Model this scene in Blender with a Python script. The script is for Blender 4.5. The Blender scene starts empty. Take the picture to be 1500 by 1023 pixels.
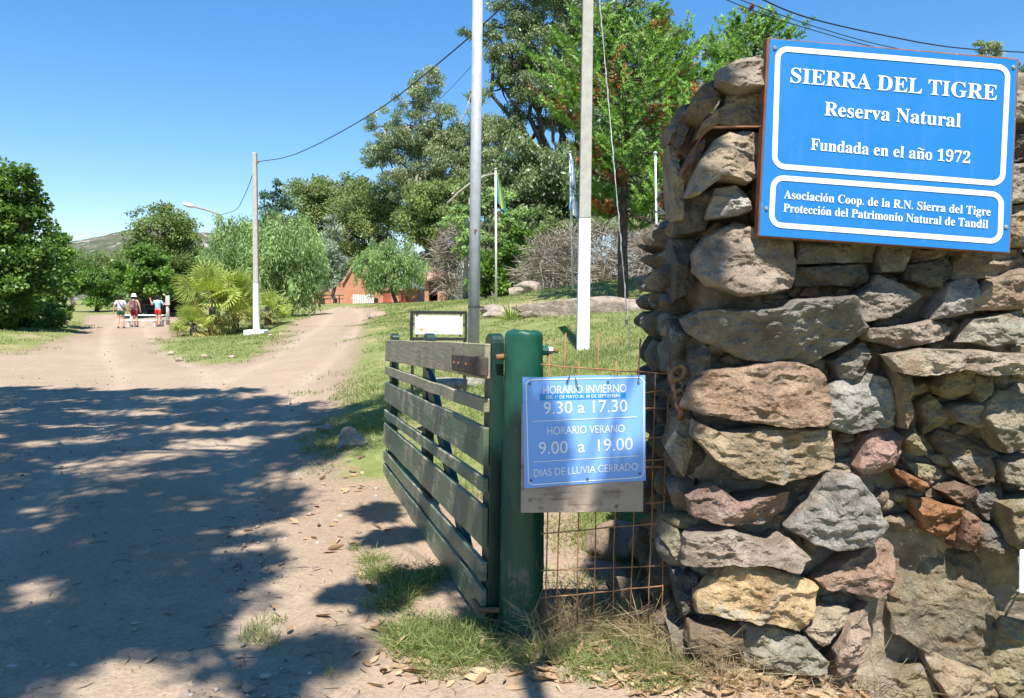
import bpy, bmesh, math, random
import numpy as np
from mathutils import Vector, Matrix

random.seed(7)
RNG = np.random.default_rng(7)
SC = bpy.context.scene
COL = SC.collection
rad = math.radians

# ---------------------------------------------------------------- camera
FPX, EYE = 1167.0, 1.6                     # focal length in photo pixels (1500 wide), eye height
CAMR = Matrix.Rotation(rad(90 - 3.5), 3, 'X') @ Matrix.Rotation(rad(0.6), 3, 'Z')
cam_data = bpy.data.cameras.new('camera')
cam_data.sensor_width = 36.0
cam_data.lens = 36.0 * FPX / 1500.0
cam_data.clip_start = 0.05
cam_data.clip_end = 4000
cam = bpy.data.objects.new('camera', cam_data)
COL.objects.link(cam)
cam.matrix_world = Matrix.Translation((0, 0, EYE)) @ CAMR.to_4x4()
SC.camera = cam

# ---------------------------------------------------------------- sky, sun, exposure
SUN_EL, SUN_AZ = rad(60), rad(-2)           # nearly behind the camera, a little to the left
to_sun = Vector((-math.sin(SUN_AZ) * math.cos(SUN_EL), -math.cos(SUN_AZ) * math.cos(SUN_EL), math.sin(SUN_EL)))
world = bpy.data.worlds.new('World')
SC.world = world
world.use_nodes = True
wn = world.node_tree
sky = wn.nodes.new('ShaderNodeTexSky')
sky.sky_type = 'NISHITA'
sky.sun_disc = False
sky.sun_elevation = SUN_EL
sky.sun_rotation = math.pi + SUN_AZ
sky.altitude = 100
sky.air_density = 1.0
sky.dust_density = 0.0
sky.ozone_density = 2.5
hs_ = wn.nodes.new('ShaderNodeHueSaturation')
hs_.inputs['Saturation'].default_value = 1.55
gm_ = wn.nodes.new('ShaderNodeGamma')
gm_.inputs['Gamma'].default_value = 0.74
wn.links.new(sky.outputs[0], gm_.inputs['Color'])
wn.links.new(gm_.outputs[0], hs_.inputs['Color'])
tn_ = wn.nodes.new('ShaderNodeMix')
tn_.data_type = 'RGBA'
tn_.blend_type = 'MULTIPLY'
tn_.inputs['Factor'].default_value = 1.0
tn_.inputs[7].default_value = (0.95, 0.975, 1.06, 1)
wn.links.new(hs_.outputs[0], tn_.inputs[6])
wn.links.new(tn_.outputs[2], wn.nodes['Background'].inputs[0])
wn.nodes['Background'].inputs[1].default_value = 0.15
sl = bpy.data.lights.new('sun', 'SUN')
sl.energy = 5.0
sl.angle = rad(0.5)
sl.color = (1.0, 0.955, 0.88)
sun = bpy.data.objects.new('sun', sl)
COL.objects.link(sun)
sun.rotation_euler = to_sun.to_track_quat('Z', 'Y').to_euler()
SC.view_settings.view_transform = 'Standard'
SC.view_settings.look = 'None'
SC.view_settings.exposure = 0.9
SC.view_settings.gamma = 1.0
SC.cycles.max_bounces = 6
SC.cycles.diffuse_bounces = 4
SC.cycles.transmission_bounces = 4
SC.cycles.transparent_max_bounces = 6

# ---------------------------------------------------------------- small maths
def P(px, py, Y):
    """The world point at depth Y seen at photo pixel (px, py)."""
    d = CAMR @ Vector(((px - 750.0) / FPX, -(py - 511.5) / FPX, -1.0))
    return Vector((0, 0, EYE)) + d * (Y / d.y)

def hash3(i, j, k, seed):
    h = (i.astype(np.int64) * 374761393 + j.astype(np.int64) * 668265263 + k.astype(np.int64) * 2147483647 + seed * 974711) & 0xFFFFFFFF
    h = ((h ^ (h >> 13)) * 1274126177) & 0xFFFFFFFF
    h = ((h ^ (h >> 16)) * 2246822519) & 0xFFFFFFFF
    return ((h ^ (h >> 15)) & 0xFFFF) / 32767.5 - 1.0

def vnoise(p, seed=0):
    p = np.asarray(p, float)
    i = np.floor(p).astype(np.int64)
    f = p - i
    f = f * f * (3 - 2 * f)
    r = 0
    for a in (0, 1):
        for b in (0, 1):
            for c in (0, 1):
                w = (f[:, 0] if a else 1 - f[:, 0]) * (f[:, 1] if b else 1 - f[:, 1]) * (f[:, 2] if c else 1 - f[:, 2])
                r = r + w * hash3(i[:, 0] + a, i[:, 1] + b, i[:, 2] + c, seed)
    return r

def fbm(p, octaves=4, seed=0, gain=0.5):
    p = np.asarray(p, float)
    r, amp = 0, 1.0
    for o in range(octaves):
        r = r + amp * vnoise(p, seed + o * 17)
        p = p * 2.03 + 3.7
        amp *= gain
    return r

def sstep(a, b, x):
    t = np.clip((x - a) / (b - a), 0, 1)
    return t * t * (3 - 2 * t)

# ---------------------------------------------------------------- objects, tags
def tag(o, label, cat, group=None, kind=None):
    o['label'] = label
    o['category'] = cat
    if group:
        o['group'] = group
    if kind:
        o['kind'] = kind
    return o

def thing(name, label, cat, loc, group=None):
    o = bpy.data.objects.new(name, None)
    o.empty_display_size = 0.2
    COL.objects.link(o)
    o.location = loc
    return tag(o, label, cat, group)

def root_loc(o):
    v = Vector((0, 0, 0))
    while o is not None:
        v = v + o.location
        o = o.parent
    return v

def link_mesh(name, me, mat, parent=None, loc=None):
    """Vertices are in world space; the object's origin goes to its parent's or to loc."""
    o = bpy.data.objects.new(name, me)
    COL.objects.link(o)
    if parent is not None:
        o.parent = parent
        off = root_loc(parent)
    else:
        off = Vector(loc) if loc is not None else Vector((0, 0, 0))
        o.location = off
    if off.length > 0:
        me.transform(Matrix.Translation(-off))
    if mat is not None and not me.materials:
        me.materials.append(mat)
    return o

def np_mesh(name, V, F, mat, parent=None, loc=None, smooth=False, attrs=None):
    """V (n,3); F (m,k) of one face size."""
    V = np.asarray(V, np.float32)
    F = np.asarray(F, np.int32)
    me = bpy.data.meshes.new(name)
    me.vertices.add(len(V))
    me.vertices.foreach_set('co', V.ravel())
    k = F.shape[1]
    me.loops.add(F.size)
    me.loops.foreach_set('vertex_index', F.ravel())
    me.polygons.add(len(F))
    me.polygons.foreach_set('loop_start', np.arange(0, F.size, k, dtype=np.int32))
    me.update(calc_edges=True)
    if smooth:
        me.polygons.foreach_set('use_smooth', np.ones(len(F), bool))
    for n, a in (attrs or {}).items():
        at = me.attributes.new(n, 'FLOAT', 'POINT')
        at.data.foreach_set('value', np.asarray(a, np.float32))
    me.validate()
    return link_mesh(name, me, mat, parent, loc)

class MB:
    """Collects boxes, tubes and sheets and links them as one mesh object."""
    def __init__(s):
        s.v, s.f = [], []
    def add(s, vs, fs):
        b = len(s.v)
        s.v += [tuple(v) for v in vs]
        s.f += [tuple(i + b for i in f) for f in fs]
        return s
    def hexa(s, c):
        """c: 4 corners of one face, then the 4 opposite ones."""
        return s.add(c, [(0, 1, 2, 3), (7, 6, 5, 4), (0, 4, 5, 1), (1, 5, 6, 2), (2, 6, 7, 3), (3, 7, 4, 0)])
    def box(s, c, size, R=None):
        c = Vector(c)
        x, y, z = size[0] / 2, size[1] / 2, size[2] / 2
        q = [(-x, -y, -z), (x, -y, -z), (x, y, -z), (-x, y, -z), (-x, -y, z), (x, -y, z), (x, y, z), (-x, y, z)]
        q = [c + ((R @ Vector(a)) if R is not None else Vector(a)) for a in q]
        return s.hexa(q)
    def tube(s, pts, radii, n=8, cap=True):
        pts = [Vector(p) for p in pts]
        if not hasattr(radii, '__len__'):
            radii = [radii] * len(pts)
        vs, up = [], None
        for i, p in enumerate(pts):
            t = (pts[min(i + 1, len(pts) - 1)] - pts[max(i - 1, 0)])
            t = t.normalized() if t.length > 1e-9 else Vector((0, 0, 1))
            if up is None:
                up = Vector((1, 0, 0)) if abs(t.x) < 0.8 else Vector((0, 1, 0))
            a = (up - t * up.dot(t)).normalized()
            up = a
            b = t.cross(a)
            for k in range(n):
                an = 2 * math.pi * k / n
                vs.append(p + (a * math.cos(an) + b * math.sin(an)) * radii[i])
        fs = []
        for i in range(len(pts) - 1):
            for k in range(n):
                k2 = (k + 1) % n
                fs.append((i * n + k, i * n + k2, (i + 1) * n + k2, (i + 1) * n + k))
        if cap:
            fs.append(tuple(range(n))[::-1])
            fs.append(tuple((len(pts) - 1) * n + k for k in range(n)))
        return s.add(vs, fs)
    def torus(s, c, R_, r, M=None, n=18, m=8, squash=1.0):
        vs, fs = [], []
        c = Vector(c)
        for i in range(n):
            a = 2 * math.pi * i / n
            for j in range(m):
                b = 2 * math.pi * j / m
                q = Vector(((R_ + r * math.cos(b)) * math.cos(a), (R_ + r * math.cos(b)) * math.sin(a) * squash, r * math.sin(b)))
                vs.append(c + (M @ q if M is not None else q))
        for i in range(n):
            for j in range(m):
                fs.append((i * m + j, ((i + 1) % n) * m + j, ((i + 1) % n) * m + (j + 1) % m, i * m + (j + 1) % m))
        return s.add(vs, fs)
    def lathe(s, c, prof, n=16):
        c = Vector(c)
        vs, fs = [], []
        for r, z in prof:
            for k in range(n):
                a = 2 * math.pi * k / n
                vs.append(c + Vector((r * math.cos(a), r * math.sin(a), z)))
        for i in range(len(prof) - 1):
            for k in range(n):
                k2 = (k + 1) % n
                fs.append((i * n + k, i * n + k2, (i + 1) * n + k2, (i + 1) * n + k))
        fs.append(tuple(range(n))[::-1])
        fs.append(tuple((len(prof) - 1) * n + k for k in range(n)))
        return s.add(vs, fs)
    def build(s, name, mat, parent=None, loc=None, smooth=False, bevel=0.0, seg=1):
        me = bpy.data.meshes.new(name)
        me.from_pydata([tuple(v) for v in s.v], [], s.f)
        bm = bmesh.new()
        bm.from_mesh(me)
        bmesh.ops.recalc_face_normals(bm, faces=bm.faces)
        if bevel > 0:
            ed = [e for e in bm.edges if len(e.link_faces) == 2 and e.calc_face_angle(0) > 0.5]
            bmesh.ops.bevel(bm, geom=ed, offset=bevel, segments=seg, affect='EDGES', profile=0.5)
        bm.to_mesh(me)
        bm.free()
        if smooth:
            me.polygons.foreach_set('use_smooth', np.ones(len(me.polygons), bool))
        return link_mesh(name, me, mat, parent, loc)

# ---------------------------------------------------------------- materials
def new_mat(name):
    m = bpy.data.materials.new(name)
    m.use_nodes = True
    t = m.node_tree
    return m, t, t.nodes['Principled BSDF']

def nd(t, typ, **kw):
    n = t.nodes.new(typ)
    for k, v in kw.items():
        setattr(n, k, v)
    return n

def noise(t, scale, detail=4, rough=0.55, coord=None, dist=0.0):
    n = nd(t, 'ShaderNodeTexNoise')
    n.inputs['Scale'].default_value = scale
    n.inputs['Detail'].default_value = detail
    n.inputs['Roughness'].default_value = rough
    n.inputs['Distortion'].default_value = dist
    if coord is not None:
        t.links.new(coord, n.inputs['Vector'])
    return n.outputs['Fac']

def ramp(t, fac, stops):
    r = nd(t, 'ShaderNodeValToRGB')
    e = r.color_ramp.elements
    while len(e) < len(stops):
        e.new(0.5)
    for el, (p, c) in zip(e, stops):
        el.position = p
        el.color = (c[0], c[1], c[2], 1) if hasattr(c, '__len__') else (c, c, c, 1)
    t.links.new(fac, r.inputs['Fac'])
    return r.outputs['Color']

def mix(t, fac, a, b, mode='MIX'):
    m = nd(t, 'ShaderNodeMix', data_type='RGBA', blend_type=mode)
    for sock, v in ((m.inputs['Factor'], fac), (m.inputs[6], a), (m.inputs[7], b)):
        if hasattr(v, 'is_linked') or hasattr(v, 'links'):
            t.links.new(v, sock)
        elif hasattr(v, '__len__'):
            sock.default_value = (v[0], v[1], v[2], 1)
        else:
            sock.default_value = v
    return m.outputs[2]

def math_(t, op, a, b=None, clamp=False):
    m = nd(t, 'ShaderNodeMath', operation=op, use_clamp=clamp)
    for sock, v in ((m.inputs[0], a), (m.inputs[1], b)):
        if v is None:
            continue
        if hasattr(v, 'links'):
            t.links.new(v, sock)
        else:
            sock.default_value = v
    return m.outputs[0]

def bump(t, bs, h, strength=0.5, dist=0.01):
    b = nd(t, 'ShaderNodeBump')
    b.inputs['Strength'].default_value = strength
    b.inputs['Distance'].default_value = dist
    t.links.new(h, b.inputs['Height'])
    t.links.new(b.outputs[0], bs.inputs['Normal'])

def obj_coord(t):
    return nd(t, 'ShaderNodeTexCoord').outputs['Object']

def surf(name, ca, cb, scale=6, rough=0.7, metal=0.0, bmp=0.3, bdist=0.004, bscale=None, spec=0.3, third=None):
    """A plain weathered surface: two colours broken by noise, an optional third in small specks, and a bump."""
    m, t, b = new_mat(name)
    c = obj_coord(t)
    col = ramp(t, noise(t, scale, 5, 0.6, c), [(0.32, ca), (0.68, cb)])
    if third is not None:
        f = ramp(t, noise(t, scale * 2.3, 6, 0.7, c), [(third[1], 0.0), (third[1] + 0.06, 1.0)])
        col = mix(t, f, col, third[0])
    t.links.new(col, b.inputs['Base Color'])
    b.inputs['Roughness'].default_value = rough
    b.inputs['Metallic'].default_value = metal
    b.inputs['Specular IOR Level'].default_value = spec
    if bmp > 0:
        bump(t, b, noise(t, bscale or scale * 5, 4, 0.6, c), bmp, bdist)
    return m

def leaf_mat(name, dark, light, trans=0.25, rough=0.5, spec=0.25):
    m, t, b = new_mat(name)
    at = nd(t, 'ShaderNodeAttribute', attribute_name='tint')
    col = ramp(t, at.outputs['Fac'], [(0.0, dark), (1.0, light)])
    t.links.new(col, b.inputs['Base Color'])
    b.inputs['Roughness'].default_value = rough
    b.inputs['Specular IOR Level'].default_value = spec
    tr = nd(t, 'ShaderNodeBsdfTranslucent')
    t.links.new(mix(t, 1.0, col, (1.25, 1.3, 0.6), 'MULTIPLY'), tr.inputs['Color'])
    ms = nd(t, 'ShaderNodeMixShader')
    ms.inputs[0].default_value = trans
    t.links.new(b.outputs[0], ms.inputs[1])
    t.links.new(tr.outputs[0], ms.inputs[2])
    t.links.new(ms.outputs[0], t.nodes['Material Output'].inputs['Surface'])
    return m

# ---------------------------------------------------------------- terrain height
CTRL = [(x, y, 0.0) for x in (-14, -6, 0, 3) for y in (-12, -3)] + [(-14, 6, 0), (-9, 3, 0), (-4, 3, 0), (-1.5, 4, 0), (0, 3.7, 0), (1.0, 3.4, 0), (1.9, 3.2, -.22), (1.5, 3.25, -.1), (3, 3, -.3), (-6, 8, 0), (-3, 8, 0),
        (-1.05, 7, 0.03), (-16, 14, 0.02), (-5, 13, 0.0), (-3, 13, 0.03), (4, 8, .5), (9, 5, .5), (16, 12, 1.6), (22, 30, 2.6)]
for a in [(853, 518, 13), (693, 560, 12), (600, 560, 12.5), (520, 600, 11), (560, 480, 24), (300, 530, 20), (0, 545, 18), (0, 512, 23), (0, 488, 27), (100, 478, 42),
          (373, 493, 33), (320, 492, 34), (180, 478, 48), (220, 480, 48), (180, 462, 60), (440, 476, 36), (500, 470, 36), (530, 455, 48), (560, 446, 74), (480, 446, 74),
          (640, 443, 60), (930, 414, 30), (800, 432, 30), (910, 455, 26), (720, 441, 38), (850, 425, 36), (1000, 402, 34), (890, 535, 9.5), (930, 480, 15), (640, 470, 26),
          (760, 470, 20), (100, 462, 62), (300, 458, 60), (400, 452, 60), (-150, 480, 40)]:
    p = P(*a)
    CTRL.append((p.x, p.y, p.z))
CTRL += [(-40, 95, 0.3), (-20, 100, 0.6), (0, 100, 1.4), (25, 95, 3.4), (60, 90, 5.0), (-60, 70, 0.2), (60, 40, 5)]
CTRL = np.array(CTRL, float)

def _tps(r2):
    return 0.5 * r2 * np.log(r2 + 1e-9)
_n = len(CTRL)
_D = ((CTRL[:, None, :2] - CTRL[None, :, :2]) ** 2).sum(-1)
_A = np.zeros((_n + 3, _n + 3))
_A[:_n, :_n] = _tps(_D) + np.diag(np.where(np.hypot(CTRL[:, 0], CTRL[:, 1]) < 4.6, 0.05, 1.5))
_A[:_n, _n] = 1
_A[:_n, _n + 1:] = CTRL[:, :2]
_A[_n, :_n] = 1
_A[_n + 1:, :_n] = CTRL[:, :2].T
_W = np.linalg.solve(_A, np.concatenate([CTRL[:, 2], np.zeros(3)]))

def height0(xy):
    xy = np.asarray(xy, float).reshape(-1, 2)
    out = np.empty(len(xy))
    for s in range(0, len(xy), 60000):
        q = xy[s:s + 60000]
        d = ((q[:, None, :] - CTRL[None, :, :2]) ** 2).sum(-1)
        out[s:s + 60000] = _tps(d) @ _W[:_n] + _W[_n] + q @ _W[_n + 1:]
    r = np.hypot(xy[:, 0], xy[:, 1])
    w = sstep(85, 130, r)
    return out * (1 - w) + (1.0 + 0.02 * np.clip(xy[:, 0], -60, 60)) * w

def ray_ground(px, py):
    d = CAMR @ Vector(((px - 750.0) / FPX, -(py - 511.5) / FPX, -1.0))
    d = d / d.y
    ys = np.geomspace(1.0, 110, 500)
    q = np.stack([ys * d.x, ys], 1)
    g = EYE + ys * d.z - height0(q)
    k = np.argmax(g < 0)
    if not (g < 0).any():
        k = len(ys) - 1
    return np.array([q[k, 0], q[k, 1]])

# the dirt road: one outline on the ground
_road_px = [(560, 1023), (565, 960), (600, 900), (640, 850), (640, 800), (600, 748), (535, 716), (468, 700), (470, 665), (478, 625), (498, 580), (512, 535), (522, 500), (530, 478), (546, 462), (556, 452),
            (510, 449), (462, 457), (432, 474), (402, 500), (388, 520), (352, 536), (300, 538), (250, 527), (224, 511), (235, 503), (262, 492), (268, 476), (255, 464), (190, 461), (128, 462), (122, 480), (112, 493), (60, 512), (0, 520), (-150, 528)]
ROAD = [ray_ground(*p) for p in _road_px]
ROAD = [np.array([-0.5, -14.0])] + [np.array([-0.45, 1.5])] + ROAD + [np.array([-24.0, 17.0]), np.array([-24.0, -14.0])]
ROAD = np.array(ROAD)

def road_sd(xy):
    """Signed distance to the road's edge in metres: negative on the road."""
    xy = np.asarray(xy, float).reshape(-1, 2)
    best = np.full(len(xy), 1e9)
    inside = np.zeros(len(xy), bool)
    for i in range(len(ROAD)):
        a, b = ROAD[i], ROAD[(i + 1) % len(ROAD)]
        e = b - a
        t = np.clip(((xy - a) @ e) / (e @ e + 1e-12), 0, 1)
        d = xy - a - t[:, None] * e
        best = np.minimum(best, (d * d).sum(1))
        c = (a[1] > xy[:, 1]) != (b[1] > xy[:, 1])
        xi = a[0] + (xy[:, 1] - a[1]) / (b[1] - a[1] + 1e-12) * (b[0] - a[0])
        inside ^= c & (xy[:, 0] < xi)
    sd = np.sqrt(best) * np.where(inside, -1, 1)
    for x, y, r_, a in ((0.3, 4.5, 0.9, 1.6), (1.2, 3.1, 0.8, 2.2), (2.4, 3.2, 0.9, 2.2), (0.1, 3.2, 0.45, 0.9), (-0.1, 5.6, .6, 1.0), (-0.6, 3.5, .6, .5), (-0.35, 2.9, .5, .6)):   # trodden earth round the post and wall
        sd = sd - a * np.exp(-((xy[:, 0] - x) ** 2 + (xy[:, 1] - y) ** 2) / (r_ * r_))
    return sd

def height(xy, sd=None):
    xy = np.asarray(xy, float).reshape(-1, 2)
    if sd is None:
        sd = road_sd(xy)
    p3 = np.column_stack([xy, np.zeros(len(xy))])
    h = height0(xy) + 0.05 * sstep(-0.1, 0.45, sd) * sstep(3, 9, xy[:, 1])
    h = h + 0.012 * fbm(p3 * 1.7, 3, 5) + 0.006 * fbm(p3 * 7, 3, 9)
    return h + 0.03 * fbm(p3 * 0.45, 2, 2) * sstep(6, 15, xy[:, 1])

def tracks(xy):
    """0..1 where wheels have packed two ruts along each branch of the road."""
    out = np.zeros(len(xy))
    for path in ([(60, 1040), (150, 850), (215, 690), (255, 600), (235, 548), (195, 515), (185, 488), (190, 468)], [(300, 640), (360, 580), (440, 528), (480, 492), (508, 462), (500, 452)]):
        q = np.array([ray_ground(*p) for p in path])
        best = np.full(len(xy), 1e9)
        for i in range(len(q) - 1):
            a, e = q[i], q[i + 1] - q[i]
            t = np.clip(((xy - a) @ e) / (e @ e), 0, 1)
            best = np.minimum(best, np.hypot(*(xy - a - t[:, None] * e).T))
        out = np.maximum(out, np.exp(-((best - 0.78) / 0.2) ** 2))
    return out

def gz(x, y):
    return float(height([[x, y]])[0])

def on_ground(px, py, Y):
    p = P(px, py, Y)
    return Vector((p.x, p.y, gz(p.x, p.y)))
# ================================================================ GROUND AND ROAD
def ground_material():
    m, t, b = new_mat('earth_and_turf')
    geo = nd(t, 'ShaderNodeNewGeometry').outputs['Position']
    sd = nd(t, 'ShaderNodeAttribute', attribute_name='edge').outputs['Fac']
    n1 = noise(t, 0.9, 5, 0.6, geo)
    n2 = noise(t, 5.0, 5, 0.65, geo)
    n3 = noise(t, 38.0, 4, 0.7, geo)
    # dirt
    dirt = ramp(t, n1, [(0.3, (0.33, 0.245, 0.17)), (0.5, (0.41, 0.315, 0.225)), (0.7, (0.48, 0.39, 0.295))])
    dirt = mix(t, 0.55, dirt, ramp(t, n2, [(0.3, (0.29, 0.21, 0.145)), (0.7, (0.50, 0.41, 0.32))]))
    dirt = mix(t, ramp(t, noise(t, 0.55, 6, 0.7, geo, 0.6), [(0.45, 0.0), (0.62, 0.5)]), dirt, (0.27, 0.19, 0.13))
    rim = ramp(t, math_(t, 'ADD', math_(t, 'MULTIPLY', sd, 0.5), 0.75), [(0.2, 1.0), (0.9, 0.0)])
    dirt = mix(t, 1.0, dirt, mix(t, rim, (0.50, 0.39, 0.29), (0.78, 0.71, 0.64)), 'MULTIPLY')
    rut = nd(t, 'ShaderNodeAttribute', attribute_name='rut').outputs['Fac']
    dirt = mix(t, math_(t, 'MULTIPLY', rut, math_(t, 'MULTIPLY', n1, 0.8)), dirt, (0.50, 0.39, 0.28))
    vo = nd(t, 'ShaderNodeTexVoronoi')
    vo.inputs['Scale'].default_value = 46
    t.links.new(geo, vo.inputs['Vector'])
    speck = ramp(t, vo.outputs['Distance'], [(0.10, 1.0), (0.22, 0.0)])
    sepc = nd(t, 'ShaderNodeSeparateColor')
    t.links.new(vo.outputs['Color'], sepc.inputs[0])
    few = math_(t, 'GREATER_THAN', sepc.outputs[0], 0.6)
    pebc = ramp(t, sepc.outputs[1], [(0.0, (0.2, 0.17, 0.15)), (0.5, (0.45, 0.4, 0.35)), (1.0, (0.6, 0.56, 0.5))])
    dirt = mix(t, math_(t, 'MULTIPLY', speck, few), dirt, pebc)
    dirt = mix(t, 0.5, dirt, ramp(t, n3, [(0.3, (0.27, 0.2, 0.14)), (0.7, (0.52, 0.43, 0.33))]))
    # turf
    turf = ramp(t, n2, [(0.3, (0.13, 0.165, 0.045)), (0.55, (0.23, 0.25, 0.085)), (0.75, (0.38, 0.34, 0.18))])
    turf = mix(t, 0.4, turf, ramp(t, n3, [(0.3, (0.06, 0.10, 0.02)), (0.7, (0.23, 0.25, 0.09))]))
    bare = ramp(t, noise(t, 0.42, 5, 0.62, geo), [(0.50, 0.0), (0.66, 0.75)])
    turf = mix(t, bare, turf, mix(t, n3, (0.40, 0.32, 0.18), (0.33, 0.25, 0.15)))
    e = math_(t, 'ADD', sd, math_(t, 'MULTIPLY', math_(t, 'SUBTRACT', noise(t, 2.2, 6, 0.7, geo), 0.5), 1.25))
    f = ramp(t, math_(t, 'ADD', math_(t, 'MULTIPLY', e, 0.9), 0.5), [(0.48, 0.0), (0.80, 1.0)])
    t.links.new(mix(t, f, dirt, turf), b.inputs['Base Color'])
    b.inputs['Roughness'].default_value = 0.95
    b.inputs['Specular IOR Level'].default_value = 0.1
    hh = math_(t, 'ADD', math_(t, 'MULTIPLY', n3, 1.0), math_(t, 'MULTIPLY', speck, math_(t, 'MULTIPLY', few, 0.6)))
    hh = math_(t, 'ADD', hh, math_(t, 'MULTIPLY', n2, 1.2))
    bump(t, b, hh, 0.75, 0.02)
    return m

GROUND_MAT = ground_material()

def build_ground():
    th = np.concatenate([np.arange(-48, 48, 0.15), np.arange(48, 312, 4.0)])
    th = np.radians(th)
    rr = np.concatenate([[0.05, 0.4, 0.8], np.geomspace(1.2, 900, 470)])
    T, Rr = np.meshgrid(th, rr)
    X = (Rr * np.sin(T)).ravel()
    Y = (Rr * np.cos(T)).ravel()
    xy = np.stack([X, Y], 1)
    sd = road_sd(xy)
    rut = tracks(xy)
    Z = height(xy, sd) - 0.022 * rut + 0.012 * np.exp(-(sd + 1.2) ** 2)
    V = np.column_stack([X, Y, Z])
    nt, nr = len(th), len(rr)
    i = np.arange(nr - 1)[:, None] * nt
    j = np.arange(nt)[None, :]
    j2 = (j + 1) % nt
    F = np.stack([i + j, i + nt + j, i + nt + j2, i + j2], -1).reshape(-1, 4)
    fs = sd[F].mean(1) + 0.55 * fbm(np.column_stack([xy, Z])[F].mean(1) * 2.1, 4, 31)
    for name, sel in (('ground', fs >= 0), ('dirt_road', fs < 0)):
        FF = F[sel]
        u, inv = np.unique(FF.ravel(), return_inverse=True)
        o = np_mesh(name, V[u], inv.reshape(-1, 4)[:, ::-1], GROUND_MAT, smooth=True, attrs={'edge': sd[u], 'rut': rut[u]})
        o['kind'] = 'structure'
        o['label'] = 'grassy ground rising to the right' if name == 'ground' else 'sandy dirt road forking beyond the gate'
build_ground()

def build_hill():
    prof = [(-400, 372), (-150, 378), (40, 374), (100, 363), (150, 351), (185, 341), (215, 330), (260, 326), (310, 336), (360, 352), (420, 372), (520, 392), (700, 405), (900, 400), (1200, 395), (1700, 390)]
    Y0 = 420.0
    xs = np.array([P(a, b, Y0).x for a, b in prof])
    zs = np.array([P(a, b, Y0).z for a, b in prof])
    X, D = np.meshgrid(np.linspace(xs[0], xs[-1], 260), np.linspace(-1, 1, 60))
    top = np.interp(X, xs, zs)
    Z = top * (np.cos(np.clip(D, -1, 1) * math.pi) * 0.5 + 0.5) ** 0.8
    p = np.column_stack([X.ravel(), D.ravel() * 140 + Y0, Z.ravel()])
    p[:, 2] += (fbm(p * 0.03, 4, 3) * 2.2 + fbm(p * 0.2, 3, 8) * 0.7) * np.clip(p[:, 2] / 12, 0, 1)
    p[:, 2] -= 2
    n = 260
    i = np.arange(59)[:, None] * n
    j = np.arange(n - 1)[None, :]
    F = np.stack([i + j, i + j + 1, i + n + j + 1, i + n + j], -1).reshape(-1, 4)
    m, t, b = new_mat('hill_scrub')
    c = obj_coord(t)
    col = ramp(t, noise(t, 0.09, 6, 0.7, c), [(0.35, (0.045, 0.065, 0.03)), (0.52, (0.08, 0.09, 0.048)), (0.62, (0.14, 0.125, 0.09))])
    rk = ramp(t, noise(t, 0.16, 6, 0.75, c), [(0.56, 0.0), (0.62, 1.0)])
    t.links.new(mix(t, rk, col, (0.32, 0.29, 0.27)), b.inputs['Base Color'])
    b.inputs['Roughness'].default_value = 1.0
    bump(t, b, noise(t, 0.5, 5, 0.7, c), 0.8, 1.0)
    o = np_mesh('hill', p, F, m, smooth=True)
    o['kind'] = 'structure'
    o['label'] = 'rocky scrub covered hill far beyond the road'
build_hill()

# ================================================================ ROCKS
_ico = {}
def ico(sub):
    if sub not in _ico:
        bm = bmesh.new()
        bmesh.ops.create_icosphere(bm, subdivisions=sub, radius=1)
        _ico[sub] = (np.array([v.co[:] for v in bm.verts]), np.array([[v.index for v in f.verts] for f in bm.faces]))
        bm.free()
    return _ico[sub]

def rock_vf(c, radii, seed, sub=4, rotz=0.0, planes=9, rough=0.05):
    r = np.random.default_rng(seed)
    V, F = ico(sub)
    V = V.copy()
    for k in range(planes):
        n = r.normal(size=3)
        n /= np.linalg.norm(n)
        d = r.uniform(0.5, 0.86)
        e = V @ n - d
        V -= np.maximum(e, 0)[:, None] * n * 0.93
    V *= 1 + rough * fbm(V * 2.2 + seed, 4, seed)[:, None] + rough * 0.35 * fbm(V * 9 + seed, 3, seed + 5)[:, None]
    V = V * np.array(radii)
    cz, sz = math.cos(rotz), math.sin(rotz)
    V = V @ np.array([[cz, sz, 0], [-sz, cz, 0], [0, 0, 1]])
    return V + np.array(c), F

def stone_material(name='fieldstone', use_color=True, base=(0.3, 0.27, 0.24)):
    m, t, b = new_mat(name)
    c = obj_coord(t)
    if use_color:
        base = nd(t, 'ShaderNodeObjectInfo').outputs['Color']
    lo = mix(t, 1.0, base, (0.5, 0.465, 0.43), 'MULTIPLY')
    hi = mix(t, 1.0, base, (1.38, 1.31, 1.18), 'MULTIPLY')
    col = mix(t, ramp(t, noise(t, 7, 6, 0.68, c, 0.4), [(0.3, 0.0), (0.7, 1.0)]), lo, hi)
    # rust and pale lichen stains
    st = ramp(t, noise(t, 3.1, 5, 0.6, c, 0.8), [(0.56, 0.0), (0.68, 0.55)])
    col = mix(t, st, col, (0.30, 0.17, 0.09))
    ch = ramp(t, noise(t, 5.3, 7, 0.72, c), [(0.58, 0.0), (0.66, 0.6)])
    col = mix(t, ch, col, (0.42, 0.40, 0.36))
    gr = ramp(t, noise(t, 140, 3, 0.7, c), [(0.32, 0.72), (0.62, 1.12)])
    col = mix(t, 1.0, col, gr, 'MULTIPLY')
    t.links.new(col, b.inputs['Base Color'])
    b.inputs['Roughness'].default_value = 0.9
    b.inputs['Specular IOR Level'].default_value = 0.2
    h = math_(t, 'ADD', noise(t, 22, 8, 0.7, c), math_(t, 'MULTIPLY', noise(t, 120, 4, 0.7, c), 0.35))
    h = math_(t, 'ADD', h, math_(t, 'MULTIPLY', noise(t, 6, 4, 0.6, c, 1.5), 1.2))
    bump(t, b, h, 1.0, 0.03)
    return m
STONE = stone_material()

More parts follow.
